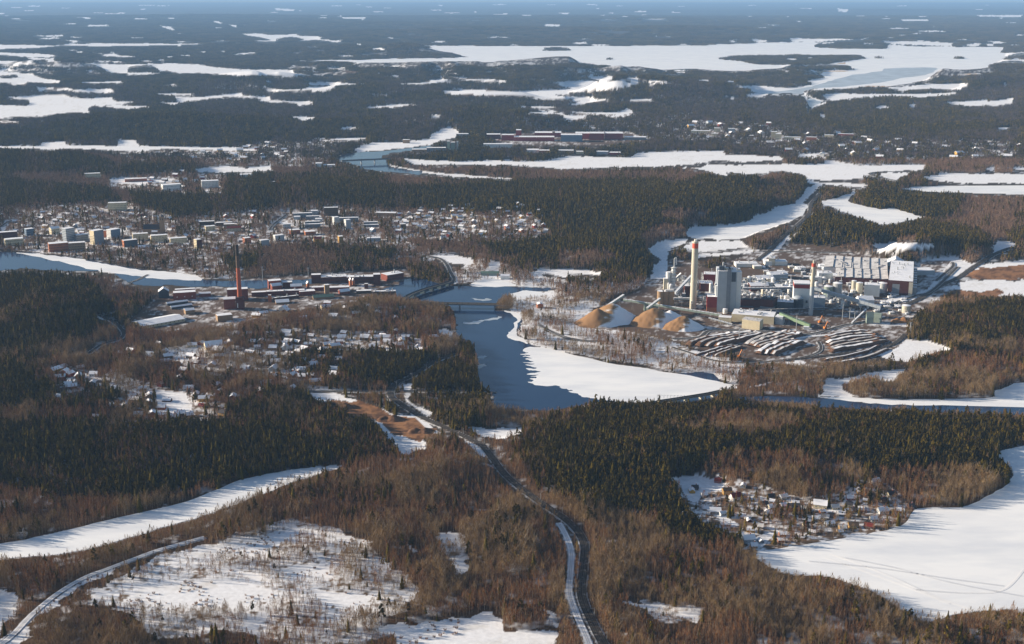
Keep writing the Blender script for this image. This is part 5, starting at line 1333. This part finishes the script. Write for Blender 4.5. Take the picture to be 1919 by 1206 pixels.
for a in [(1440, 790, 62, 'yellow', 'darkroof', 'yellow house with a dark roof at the spruce wood edge'), (615, 805, 44, 'cream', 'roofsnow', 'cream house with lit gable above the dark wood'), (965, 655, 32, 'cream', 'roofsnow', 'small cream cottage on the snowy clearing'), (1030, 795, 36, 'cream', 'roofsnow', 'pale cottage between two spruces above the dark wood'), (1140, 785, 44, 'yellow', 'roofsnow', 'yellow cottage on the clearing above the dark wood'),
          (1300, 735, 40, 'orange', 'redroof', 'red cottage near the yellow house at the spruce wood edge'), (840, 385, 56, 'redclad', 'roofsnow', 'red barn by the curving road'), (965, 410, 60, 'white', 'roofsnow', 'white house right of the red barn'), (430, 605, 60, 'palegrey', 'roofsnow', 'grey house in the shaded clearing'), (385, 685, 60, 'palegrey', 'roofsnow', 'lower grey house in the shaded clearing'), (720, 630, 60, 'midgrey', 'roofsnow', 'house with a snow roof at the edge of the shaded clearing'), (1230, 420, 60, 'brown', 'roofsnow', 'brown house in the snowy suburb'), (1370, 360, 120, 'cream', 'roofsnow', 'long low house with a snow roof in the snowy suburb')]:
    house(*a, t='Y')
for a in [(955, 285, 46, 'redclad', 'roofsnow', 'dark red gabled house at the headland suburb'), (505, 320, 40, 'cream', 'roofsnow', 'cream gabled house in the middle suburb'), (320, 328, 36, 'cream', 'roofsnow', 'pale gabled cottage left in the middle suburb'), (330, 270, 72, 'brown', 'roofsnow', 'long brown house high in the middle suburb'), (410, 385, 48, 'midgrey', 'roofsnow', 'grey house on the near side of the middle suburb'), (665, 445, 64, 'midgrey', 'roofsnow', 'snow roofed house alone in the spruces'), (640, 505, 60, 'palegrey', 'roofsnow', 'pale snowy house below the lone one in the spruces'), (640, 540, 70, 'brown', 'roofsnow', 'long low house at the road through the birches'), (430, 550, 56, 'brown', 'roofsnow', 'brown house at the snowy road bend'), (690, 300, 60, 'palegrey', 'roofsnow', 'grey house in the row of the headland suburb'), (840, 300, 66, 'brown', 'roofsnow', 'brown house in the row of the headland suburb'), (635, 160, 60, 'palegrey', 'roofsnow', 'snowy roofed house inside the headland wood')]:
    house(*a, t='X')

# ------------------------------------------------------------------ small houses of the suburbs, one of each kind, then copies
WALLS = ['cream', 'white', 'redclad', 'tan', 'yellow', 'brown', 'midgrey', 'palegrey', 'darkbrick', 'orange']
protos = []
for i, wl in enumerate(WALLS):
    w, d, h = random.uniform(10, 15), random.uniform(8, 10), random.uniform(3.2, 5.5)
    mb = MB().box(0, 0, 0, w, d, h, wl); mb.gable(w, d, h, d * .3, 'roofsnow', over=.6, th=.35, gab=wl)
    mb.box(w * .2, 0, h + d * .15, .9, .9, d * .2 + .8, 'brick')
    for c in (-.3, 0, .3): mb.box(c * w, -d / 2 - .03, h * .4, 1.5, .1, 1.3, 'glass')
    protos.append(mb.mesh('small_house'))
def suburb(poly, spacing, nmax, label, group, big=1.0, name='suburb_house'):
    u, v = np.array(poly).T
    X, Y = unproj(u, v)
    pts = []
    for yy in np.arange(Y.min(), Y.max(), spacing):
        for xx in np.arange(X.min(), X.max(), spacing):
            px = xx + random.uniform(-.32, .32) * spacing; py = yy + random.uniform(-.32, .32) * spacing
            pu, pv = proj(px, py, 0.0)
            ins = False; n = len(poly)
            for i in range(n):
                ax, ay = poly[i]; bx, by = poly[(i + 1) % n]
                if (ay > pv) != (by > pv) and pu < (bx - ax) * (pv - ay) / (by - ay) + ax: ins = not ins
            iv, iu = int(pv - RV0), int(pu - RU0)
            if ins and 0 <= iv < RNV and 0 <= iu < RNU and not occ[iv, iu] and cover[iv, iu] not in (CODE['W'], CODE['E'], CODE['R']): pts.append((px, py))
    random.shuffle(pts)
    for (px, py) in pts[:nmax]:
        z = float(height(np.array([px]), np.array([py]))[0])
        o = link(bpy.data.objects.new(name, random.choice(protos)))
        o.location = (px, py, z - .3); o.rotation_euler = (0, 0, random.uniform(-.5, .5) + random.choice((0, 0, 1.57))); s_ = random.uniform(.9, 1.25) * big
        o.scale = (s_, s_, s_)
        tag(o, label, 'house', group)
        pu, pv = proj(px, py, z); w = 6 / (mpp(pv)) * big
        if random.random() < .75: keep(pu - w * .8, pu + w * .8, pv - w * .8, pv - w * .2)
suburb([(750, 398), (860, 394), (1000, 398), (1036, 440), (960, 450), (860, 450), (780, 458), (735, 440)], 30, 88, 'small snow roofed house in the dense suburb under the pine ridge', 'houses of the dense hillside suburb')
suburb([(0, 392), (150, 384), (235, 398), (330, 410), (480, 400), (480, 470), (360, 480), (230, 470), (60, 440), (0, 440)], 44, 60, 'small snow roofed house between the flats of the town', 'small houses of the town')
suburb([(300, 655), (420, 642), (560, 620), (750, 622), (840, 640), (780, 662), (620, 680), (560, 705), (420, 700)], 28, 44, 'small snow roofed house in the suburb behind the spruces', 'houses of the suburb behind the spruces')
suburb([(1200, 226), (1500, 234), (1640, 258), (1919, 270), (1919, 300), (1750, 305), (1560, 295), (1380, 272)], 110, 40, 'tiny pale house in the distant suburb before the lakes', 'houses of the distant suburb', 1.7, 'distant_house')
suburb([(230, 290), (420, 282), (500, 268), (600, 300), (400, 302)], 60, 26, 'tiny house in the village along the snowy fields', 'houses of the village by the snowy fields', 1.4, 'distant_house')
suburb([(215, 332), (330, 322), (410, 335), (400, 358), (280, 358)], 50, 14, 'small house in the clearing of the pine forest', 'houses in the pine forest clearing', 1.2)
suburb([(92, 684), (160, 692), (222, 722), (120, 740)], 30, 12, 'small snow roofed house among the trees of the shaded left clearing', 'houses of the shaded left clearing')
suburb([(240, 724), (300, 704), (420, 752), (418, 784), (300, 790), (185, 785)], 28, 18, 'small house on the snowy clearing above the dark spruce wood', 'houses above the dark spruce wood')
suburb([(450, 596), (560, 575), (640, 572), (760, 585), (740, 612), (600, 610)], 42, 14, 'small snow roofed house inside the headland wood', 'houses in the headland wood')
suburb([(1290, 915), (1400, 915), (1500, 940), (1600, 920), (1690, 945), (1660, 985), (1500, 1012), (1400, 1020), (1330, 980)], 30, 24, 'small outbuilding or cottage between the larger houses of the lakeside village', 'outbuildings of the lakeside village', .62, 'cottage')
suburb([(225, 655), (440, 632), (620, 640), (600, 722), (440, 748), (290, 722)], 36, 40, 'small snow roofed house scattered among open birches left of the railway', 'houses among the open birches', 1.0, 'cottage')

# ------------------------------------------------------------------ trees
MT['spruce'] = mat('spruce_needles', (.024, .024, .008), .95, .2, .6, rand=.4, ramp=[(0, (.040, .031, .004)), (.5, (.070, .051, .006)), (1, (.098, .070, .009))], spec=.05)
MT['pine'] = mat('pine_needles', (.035, .034, .011), .95, .2, .6, rand=.4, ramp=[(0, (.058, .043, .005)), (.5, (.092, .066, .008)), (1, (.130, .090, .012))], spec=.05)
MT['twig'] = mat('birch_twigs', (.15, .08, .045), .9, .15, .5, rand=.3, ramp=[(0, (.145, .058, .016)), (.35, (.210, .090, .026)), (.7, (.245, .112, .032)), (1, (.190, .062, .018))], spec=.05)
MT['tantwig'] = mat('aspen_twigs', (.16, .11, .055), .9, .15, .5, rand=.3, ramp=[(0, (.190, .115, .042)), (.5, (.260, .165, .065)), (1, (.215, .125, .050))], spec=.05)
MT['hazetwig'] = mat('hazed_birch_twigs', (.10, .08, .075), .9, .15, .5, rand=.25, ramp=[(0, (.075, .062, .060)), (1, (.125, .090, .080))], spec=.05)  # greyed for the far zones: part of the distance haze is in this colour
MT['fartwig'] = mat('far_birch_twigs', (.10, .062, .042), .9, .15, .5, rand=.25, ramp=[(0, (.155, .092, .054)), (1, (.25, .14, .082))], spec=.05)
MT['bark'] = mat('birch_bark', (.34, .27, .20), .8, .25, 1.2, spec=.1)
MT['pinebark'] = mat('pine_bark', (.16, .075, .04), .9, .2, 1.2, spec=.1)
MT['darkbark'] = mat('spruce_bark', (.06, .045, .035), .9, .2, 1.2, spec=.1)

def trunk_mb(mb, h, r, k, n=5, bend=0.0, z0=-.6):
    pts = [(0, 0, z0, r), (bend * .3, 0, h * .5, r * .65), (bend, bend * .4, h, r * .12)]
    vs = []
    for (x, y, z, q) in pts:
        for i in range(n): vs.append((x + q * math.cos(6.283 * i / n), y + q * math.sin(6.283 * i / n), z))
    mb.add(vs, [(j * n + i, j * n + (i + 1) % n, (j + 1) * n + (i + 1) % n, (j + 1) * n + i) for j in range(2) for i in range(n)], k)

def blade(mb, p, d, L, w, k, rr, droop=0.0):
    """a thin pointed twig spray from p along d"""
    d = d.normalized(); s = d.cross(Vector((rr.uniform(-1, 1), rr.uniform(-1, 1), rr.uniform(-.3, .3))))
    s = s.normalized() * w / 2 if s.length > 1e-4 else Vector((w / 2, 0, 0))
    m = p + d * L * .5 + Vector((0, 0, -droop * .25)); e = p + d * L + Vector((0, 0, -droop))
    mb.add([p - s * .5, p + s * .5, m + s, m - s, e], [(0, 1, 2, 3), (3, 2, 4)], k)

def spruce(rr, lod=0, off=(0, 0), h=None, r=None, mbc=None, mbt=None):
    h = h or rr.uniform(14, 21); r = r or h * rr.uniform(.15, .20)
    mc = mbc or MB(); mt = mbt or MB(); ox, oy = off
    if mbt is None: trunk_mb(mt, h, .22, 'darkbark')
    tiers = [13, 6, 3][lod]; nb = [8, 6, 5][lod]
    vs_n = [7, 5, 4][lod]
    a0 = rr.random() * 6
    # dense inner body
    zb = h * .10
    ring = [(ox + r * .55 * math.cos(a0 + 6.283 * i / vs_n), oy + r * .55 * math.sin(a0 + 6.283 * i / vs_n), zb) for i in range(vs_n)]
    mc.add(ring + [(ox, oy, h)], [(i, (i + 1) % vs_n, vs_n) for i in range(vs_n)], 'spruce')
    for t in range(tiers):
        f = t / tiers; z = h * (.10 + .86 * f); q = r * (1 - f) ** .85 * rr.uniform(.85, 1.12) + .25
        a0 = rr.random() * 6
        for i in range(nb):
            a = a0 + 6.283 * i / nb + rr.uniform(-.25, .25); ql = q * rr.uniform(.7, 1.15)
            ca, sa = math.cos(a), math.sin(a); wd = ql * [.42, .55, .7][lod]
            dz = -ql * rr.uniform(.25, .55); th = h / tiers * .8
            c = (ox, oy, z + th)
            mc.add([c, (ox + ca * ql * .6 - sa * wd, oy + sa * ql * .6 + ca * wd, z + dz * .5), (ox + ca * ql, oy + sa * ql, z + dz), (ox + ca * ql * .6 + sa * wd, oy + sa * ql * .6 - ca * wd, z + dz * .5)],
                   [(0, 1, 2), (0, 2, 3)], 'spruce')
    return mc, mt

def pine(rr, lod=0, off=(0, 0), h=None, mbc=None, mbt=None):
    h = h or rr.uniform(14, 19); mc = mbc or MB(); mt = mbt or MB(); ox, oy = off
    if mbt is None: trunk_mb(mt, h * .92, .24, 'pinebark', bend=rr.uniform(-.6, .6))
    n = [16, 7, 4][lod]
    for i in range(n):
        f = i / n; z = h * (.42 + .54 * f); R = h * .17 * (1 - f * .72); a = rr.random() * 6.283
        cx, cy = ox + R * math.cos(a) * rr.uniform(.3, 1), oy + R * math.sin(a) * rr.uniform(.3, 1); s = h * rr.uniform(.06, .10) * [1, 1.5, 2.1][lod] * (1 - .35 * f)
        for j in range([9, 5, 4][lod]):
            d = Vector((rr.gauss(0, 1), rr.gauss(0, 1), rr.gauss(.35, .6))).normalized()
            t = d.cross(Vector((rr.gauss(0, 1), rr.gauss(0, 1), rr.gauss(0, 1)))).normalized(); u_ = d.cross(t)
            p = Vector((cx, cy, z)) + d * s * .35
            q = s * rr.uniform(.6, 1.0)
            mc.add([p + t * q, p + u_ * q * .8, p - t * q, p - u_ * q * .8 + d * .2], [(0, 1, 2, 3)], 'pine')
    return mc, mt

def birch(rr, lod=0, off=(0, 0), h=None, mbc=None, mbt=None, k='twig', wide=1.0):
    h = h or rr.uniform(11, 16.5); mc = mbc or MB(); mt = mbt or MB(); ox, oy = off
    if mbt is None: trunk_mb(mt, h * .93, .13 if lod == 0 else .16, 'bark', bend=rr.uniform(-.8, .8))
    elif lod == 1: mt.beam((ox, oy, -.5), (ox, oy, h * .8), .26, .26, 'bark')
    R = h * rr.uniform(.14, .20) * wide
    n = [int(130 * wide), 34, 15][lod]; w = [.15, .42, .85][lod]; Lr = [(.9, 2.2), (1.6, 3.2), (2.2, 4.2)][lod]
    for i in range(n):
        f = rr.random() ** .8; z = h * (.22 + .74 * f)
        rad = R * (math.sin(min(1, .25 + f * .95) * math.pi) ** .6) * math.sqrt(rr.random()); a = rr.random() * 6.283
        p = Vector((ox + rad * .75 * math.cos(a), oy + rad * .75 * math.sin(a), z))
        d = Vector((math.cos(a) * .45, math.sin(a) * .45, rr.uniform(.7, 1.4)))
        blade(mc, p, d, rr.uniform(*Lr) * (h / 14) * (1 - .45 * f), w, k, rr)
    if lod == 0:
        for i in range(9):
            f = .25 + .6 * i / 9; a = rr.random() * 6.283
            mt.beam((0, 0, h * f), (math.cos(a) * R * .8, math.sin(a) * R * .8, h * f + R * 1.1), .06, .06, 'bark')
    return mc, mt

def bush(rr):
    mc = MB(); h = rr.uniform(2.2, 4.5)
    for i in range(70):
        a = rr.random() * 6.283; q = rr.random() ** .5 * h * .28
        blade(mc, Vector((q * math.cos(a), q * math.sin(a), rr.uniform(-.1, h * .25))), Vector((math.cos(a) * .5, math.sin(a) * .5, 1)), h * rr.uniform(.4, .8), .13, 'twig', rr)
    return mc

def proto_obj(name, mbs):
    mb = MB()
    for m in mbs:
        o = len(mb.v); mb.v += m.v
        for f, i in zip(m.f, m.m): mb.f.append(tuple(o + q for q in f)); mb.m.append(mb.mi(m.mats[i]))
    return bpy.data.objects.new(name, mb.mesh(name))

rt = random.Random(3)
def protos_of(fn, n, lod, nm):
    c = bpy.data.collections.new(nm); parts = []
    for i in range(n):
        mc, mt = fn(rt, lod); parts.append((mc, mt)); c.objects.link(proto_obj("%s_%02d" % (nm, i), (mc, mt)))
    return c, parts
C_SPR, P_SPR = protos_of(spruce, 6, 0, 'spruce_kinds')
C_PIN, P_PIN = protos_of(pine, 5, 0, 'pine_kinds')
_n = [0]
def birch_kind(rr, lod):
    _n[0] += 1
    return birch(rr, lod, h=None if _n[0] <= 5 else rr.uniform(14, 18), k='twig' if _n[0] <= 5 else 'tantwig', wide=1.0 if _n[0] <= 5 else 1.5)
C_BIR, P_BIR = protos_of(birch_kind, 8, 0, 'birch_kinds')
def clumps(nm, n, rad, cnt, lod, mix, hs=(11, 20), flat_=1.0):
    c = bpy.data.collections.new(nm)
    for i in range(n):
        mc, mt = MB(), MB(); placed = []
        tries = 0
        while len(placed) < cnt and tries < cnt * 20:
            tries += 1
            x, y = rt.uniform(-rad, rad), rt.uniform(-rad, rad)
            if all((x - a) ** 2 + (y - b_) ** 2 > (rad * 1.1 / math.sqrt(cnt)) ** 2 for a, b_ in placed): placed.append((x, y))
        for (x, y) in placed:
            q = rt.random(); h = rt.uniform(*hs)
            if q < mix[0]: spruce(rt, lod, (x, y), h, h * .17, mc, mt)
            elif q < mix[0] + mix[1]: pine(rt, lod, (x, y), h, mc, mt)
            else: birch(rt, lod, (x, y), h * .82, mc, mt, k='fartwig' if lod == 1 else 'hazetwig')
        c.objects.link(proto_obj("%s_%02d" % (nm, i), (mc, mt)))
    return c

def gn_scatter(name, label, X, Y, Z, idx, rot, scl, coll):
    me = bpy.data.meshes.new(name)
    n = len(X)
    me.vertices.add(n); me.vertices.foreach_set("co", np.stack([X, Y, Z], 1).astype(np.float32).ravel())
    a = me.attributes.new("kind_index", 'INT', 'POINT'); a.data.foreach_set("value", idx.astype(np.int32))
    r3 = np.zeros((n, 3), np.float32); r3[:, 2] = rot
    a = me.attributes.new("turn", 'FLOAT_VECTOR', 'POINT'); a.data.foreach_set("vector", r3.ravel())
    s3 = np.asarray(scl, np.float32)
    a = me.attributes.new("size", 'FLOAT_VECTOR', 'POINT'); a.data.foreach_set("vector", s3.ravel())
    o = link(bpy.data.objects.new(name, me)); tag(o, label, None, None, 'stuff')
    ng = bpy.data.node_groups.new(name, 'GeometryNodeTree')
    ng.interface.new_socket("Geometry", in_out='INPUT', socket_type='NodeSocketGeometry'); ng.interface.new_socket("Geometry", in_out='OUTPUT', socket_type='NodeSocketGeometry')
    N = ng.nodes; gi = N.new('NodeGroupInput'); go = N.new('NodeGroupOutput')
    ci = N.new('GeometryNodeCollectionInfo'); ci.inputs['Collection'].default_value = coll; ci.inputs['Separate Children'].default_value = True; ci.inputs['Reset Children'].default_value = True
    ip = N.new('GeometryNodeInstanceOnPoints'); ip.inputs['Pick Instance'].default_value = True
    def na(nm, t):
        q = N.new('GeometryNodeInputNamedAttribute'); q.data_type = t; q.inputs['Name'].default_value = nm
        return [s_ for s_ in q.outputs if s_.enabled and s_.name == 'Attribute'][0]
    L = ng.links
    L.new(gi.outputs[0], ip.inputs['Points']); L.new(ci.outputs[0], ip.inputs['Instance'])
    L.new(na('kind_index', 'INT'), ip.inputs['Instance Index'])
    L.new(na('turn', 'FLOAT_VECTOR'), ip.inputs['Rotation']); L.new(na('size', 'FLOAT_VECTOR'), ip.inputs['Scale'])
    L.new(ip.outputs[0], go.inputs[0])
    m = o.modifiers.new("scatter", 'NODES'); m.node_group = ng
    return o

def occ_at(u, v):
    return occ[np.clip((v - RV0).astype(int), 0, RNV - 1), np.clip((u - RU0).astype(int), 0, RNU - 1)]
NOTREE = [CODE[c] for c in "FWERIDK"]

def grid_points(v0, v1, sp):
    _, y0 = unproj(W / 2, v0); _, y1 = unproj(W / 2, v1)
    pts = []
    for y in np.arange(float(y1), float(y0), sp):
        t = y / FPX * 1.06
        xs = np.arange(-1165 * t * .97, 1165 * t * .97, sp)
        pts.append(np.stack([xs, np.full(len(xs), y)], 1))
    g = np.concatenate(pts)
    return g + rng.uniform(-.46, .46, g.shape) * sp

def survive(X, Y, Z, h, pad=0.0):
    """True where neither foot, middle nor crown covers something that is open in the photograph"""
    ok = np.ones(len(X), bool)
    for f in (0, .35, .7, .95):
        u, v = proj(X, Y, Z + h * f)
        for dx in ((0,) if not pad else (-pad, 0, pad)):
            k = FPX / np.maximum(Y, 1)
            c = look(u + dx * k, v)
            if f == 0: c_ = np.isin(c, [CODE[q] for q in "FWERDIK"])
            else: c_ = np.isin(c, NOTREE)
            ok &= ~c_
            if f < .6: ok &= ~occ_at(u + dx * k, v)
    for f in (.4, .8):                       # roads stay clear of every crown
        u, v = proj(X, Y, Z + 15.0 * f * np.ones(len(X)))
        ok &= look(u, v, False) != CODE['R']
    u, v = proj(X, Y, Z + h * .55)
    return ok, look(u, v), u, v

# density (share of grid points kept) and share of spruce, pine per cover
DENS = {'C': .88, 'B': .88, 'M': .94, 'T': .30, 'S': .30}
SPR = {'C': .26, 'B': .012, 'M': .17, 'T': .10, 'S': .012}
PIN = {'C': .68, 'B': .022, 'M': .17, 'T': .06, 'S': .015}
def choose(X, Y, c):
    n = len(X); q = rng.random(n); keep_ = np.zeros(n, bool); kind = np.full(n, 2)
    ps = np.maximum(1.0, Y / 3000.0); patch = fbm(X / (90 * ps) + 3, Y / (130 * ps) + 8, 3); fine = fbm(X / 25, Y / 25, 2)
    for k in 'CBMTS':
        m = c == CODE[k]
        d = DENS[k]
        dd = np.full(n, d)
        if k in 'TS': dd = np.clip((np.where(Y < 1900, .62, .72) if k == 'T' else 1.0) * np.clip((patch * .35 + fine * .65 - .40) * 8, .14, 1.3), .22 if k == 'T' else .06, 1)
        keep_ |= m & (q < dd)
        s_ = np.full(n, SPR[k]); p_ = np.full(n, PIN[k])
        if k == 'M': f = np.clip((patch - .40) * 6, 0, 2.1); s_ = s_ * f; p_ = p_ * f
        if k == 'B': f = np.where(patch > .64, 5.0, 1.0); s_ = s_ * f; p_ = p_ * f
        if k == 'C': f = np.where((patch < .36), .45, 1.0); s_ = s_ * f; p_ = p_ * f
        r = rng.random(n)
        kind = np.where(m, np.where(r < s_, 0, np.where(r < s_ + p_, 1, 2)), kind)
    return keep_, kind

# --- near zone: every tree on its own
g = grid_points(560, 1330, 4.4)
X, Y = g[:, 0], g[:, 1]
Z = height(X, Y)
c0 = look(*proj(X, Y, Z + 8))
tol = rng.uniform(.35, 1.0, len(X))          # crowns may break the outline of what lies behind
big = fbm(X / 45 + 9, Y / 45, 2)
amp = np.where(c0 == CODE['C'], .55, 1.0)
s = np.clip(rng.normal(1.0, .08 + .11 * amp), .5, 1.45) * (1 - .5 * amp + .95 * amp * big) * np.where(c0 == CODE['C'], .92, 1.0)
st = (c0 == CODE['S']) | (c0 == CODE['T'])
s = np.where(st, s * np.where(rng.random(len(X)) < .4, .5, .9), s)
# full-grown where there is room, smaller towards the open edges
ok, c, u, v = survive(X, Y, Z, 16.0 * s * tol)
for f in (.72, .5, .3, .18):
    miss = np.where(~ok)[0]
    o2, c2, u2, v2 = survive(X[miss], Y[miss], Z[miss], 16.0 * s[miss] * f * tol[miss])
    q = miss[o2]; ok[q] = True; s[q] *= f; c[q] = c2[o2]; u[q] = u2[o2]; v[q] = v2[o2]
kp, kind = choose(X, Y, c)
kind = np.where(s < .4, np.where(rng.random(len(X)) < .85, 2, kind), kind)
sel = ok & kp
X, Y, Z, c, kind, u, v, s = (a[sel] for a in (X, Y, Z, c, kind, u, v, s))
rot = rng.uniform(0, 6.283, len(X))
stand = fbm(X / 55 + 70, Y / 75 + 12, 3)
birch_var = np.where(stand + rng.normal(0, .06, len(X)) > .56, rng.integers(5, 8, len(X)), rng.integers(0, 5, len(X)))
SPEC = [('spruce_tree', 'spruce', C_SPR, P_SPR, 6), ('pine_tree', 'pine', C_PIN, P_PIN, 5), ('birch_tree', 'birch', C_BIR, P_BIR, 8)]
tree_meshes = [[(a.mesh(sp[0] + '_crown'), b_.mesh(sp[0] + '_trunk')) for a, b_ in sp[3]] for sp in SPEC]
def area_of(u, v):
    if v < 700: return 'in the woods beyond the railway'
    if u > 1250 and v < 1045: return 'around the lakeside village'
    if u > 1110: return 'right of the railway, at the lower right'
    if u < 620 and v > 900: return 'in the open scrub at the lower left'
    if v > 900: return 'left of the railway, at the bottom'
    return 'in the woods left of the railway'
for kd, (nm, word, coll, parts, nv) in enumerate(SPEC):
    m = np.where(kind == kd)[0]
    inview = (u[m] > -5) & (u[m] < 1925) & (v[m] < 1215)
    order = m[np.argsort(np.where(inview, Y[m] + 0 / np.maximum(s[m], .3), 1e9))]
    near = order[:300]; rest = order[300:]
    for i in near:
        var = int(birch_var[i]) if kd == 2 else int(rng.integers(nv)); mc, mt = tree_meshes[kd][var]
        o = empty(nm, (float(X[i]), float(Y[i]), float(Z[i])), float(rot[i])); si = float(s[i]); o.scale = (si, si, si)
        ar = area_of(u[i], v[i])
        tag(o, {'spruce': 'dark pointed spruce ', 'pine': 'bushy olive pine ', 'birch': 'bare reddish birch '}[word] + ar, 'tree', word + 's ' + ar)
        link(bpy.data.objects.new('crown', mc), o); link(bpy.data.objects.new('trunk', mt), o)
    sc3 = np.stack([s[rest] * rng.uniform(.9, 1.12, len(rest))] * 2 + [s[rest]], 1)
    gn_scatter(word + '_forest', {'spruce': 'dark spruce forest covering the hills', 'pine': 'olive pines standing through the forest', 'birch': 'bare brown birch forest of the valley'}[word], X[rest], Y[rest], Z[rest], birch_var[rest] if kd == 2 else rng.integers(0, nv, len(rest)), rot[rest], sc3, coll)

# single bushes on the foreground snow
mb_b = [bush(rt).mesh('bush') for i in range(5)]
g = grid_points(985, 1215, 7.0); bX, bY = g[:, 0], g[:, 1]
bu, bv = proj(bX, bY, np.zeros(len(bX)))
cc = look(bu, bv, False)
q = (cc == CODE['F']) & (bu < 860) & (bu > 100) & (fbm(bX / 22, bY / 22, 2) > .52)
for i in rng.permutation(np.where(q)[0])[:150]:
    o = link(bpy.data.objects.new('bush', mb_b[int(rng.integers(5))])); o.location = (float(bX[i]), float(bY[i]), float(height(bX[i:i + 1], bY[i:i + 1])[0]))
    o.rotation_euler = (0, 0, float(rng.uniform(0, 6))); s_ = float(rng.uniform(.5, 1.3)); o.scale = (s_, s_, s_)
    tag(o, 'small bare bush alone on the foreground snow field', 'bush', 'bushes on the foreground snow')

# --- farther woods: clumps, growing larger with the distance
def zone(v0, v1, sp, pad, hgt, sets, name, label, svar=.12, sx=1.0, dens=1.0):
    g = grid_points(v0, v1, sp); X, Y = g[:, 0], g[:, 1]; Z = height(X, Y)
    ok, c, u, v = survive(X, Y, Z, np.full(len(X), hgt), pad)
    kp, kind = choose(X, Y, c)
    sel = ok & kp & (rng.random(len(X)) < dens)
    X, Y, Z, kind, c = X[sel], Y[sel], Z[sel], kind[sel], c[sel]
    n = len(X); print(name, n)
    s = np.clip(rng.normal(1, svar, n), .6, 1.35) * np.where(c == CODE['T'], .95, 1.0)
    k2 = np.where(kind == 2, 1, 0)
    for q, (cl, wd) in enumerate(sets):
        m = k2 == q
        nv = len(cl.objects)
        gn_scatter(name + '_' + wd, label + (' of spruce and pine' if q == 0 else ' of bare birch'), X[m], Y[m], Z[m] - .3, rng.integers(0, nv, m.sum()), rng.uniform(0, 6.28, m.sum()), np.stack([s[m] * sx, s[m] * sx, s[m]], 1), cl)
CON, BIR = (.45, .49), (.03, .04)
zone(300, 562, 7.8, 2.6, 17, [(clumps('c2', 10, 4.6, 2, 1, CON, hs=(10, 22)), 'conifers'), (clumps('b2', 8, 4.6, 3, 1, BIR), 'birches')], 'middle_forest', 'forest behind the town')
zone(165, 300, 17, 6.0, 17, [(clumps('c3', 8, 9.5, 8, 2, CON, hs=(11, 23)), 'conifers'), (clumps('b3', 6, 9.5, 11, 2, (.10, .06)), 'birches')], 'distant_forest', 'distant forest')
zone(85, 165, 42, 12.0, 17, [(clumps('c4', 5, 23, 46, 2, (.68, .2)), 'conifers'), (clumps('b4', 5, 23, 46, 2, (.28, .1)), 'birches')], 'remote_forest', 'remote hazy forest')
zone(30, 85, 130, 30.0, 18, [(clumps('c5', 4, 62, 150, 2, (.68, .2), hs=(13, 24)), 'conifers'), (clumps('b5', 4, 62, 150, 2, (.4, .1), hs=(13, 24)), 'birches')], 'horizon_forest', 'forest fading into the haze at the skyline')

# ------------------------------------------------------------------ haze: one closed box of pale air round everything
hm = bpy.data.materials.new("haze_air"); hm.use_nodes = True
nt = hm.node_tree; nt.nodes.clear()
out = nt.nodes.new("ShaderNodeOutputMaterial"); pv = nt.nodes.new("ShaderNodeVolumePrincipled")
pv.inputs["Color"].default_value = (.34, .60, 1.0, 1); pv.inputs["Density"].default_value = 2.6e-5; pv.inputs["Anisotropy"].default_value = .0
nt.links.new(pv.outputs[0], out.inputs["Volume"])
MT['haze'] = hm
hb = MB().box(0, 30000, -25, 160000, 160000, CAMH + 75, 'haze')
hb.f = []; hb.m = []
hb.v = hb.v[:8]; hb.f = [(0, 1, 5, 4), (1, 2, 6, 5), (2, 3, 7, 6), (3, 0, 4, 7), (4, 5, 6, 7), (3, 2, 1, 0)]; hb.m = [0] * 6
tag(hb.build('haze'), kind='stuff')
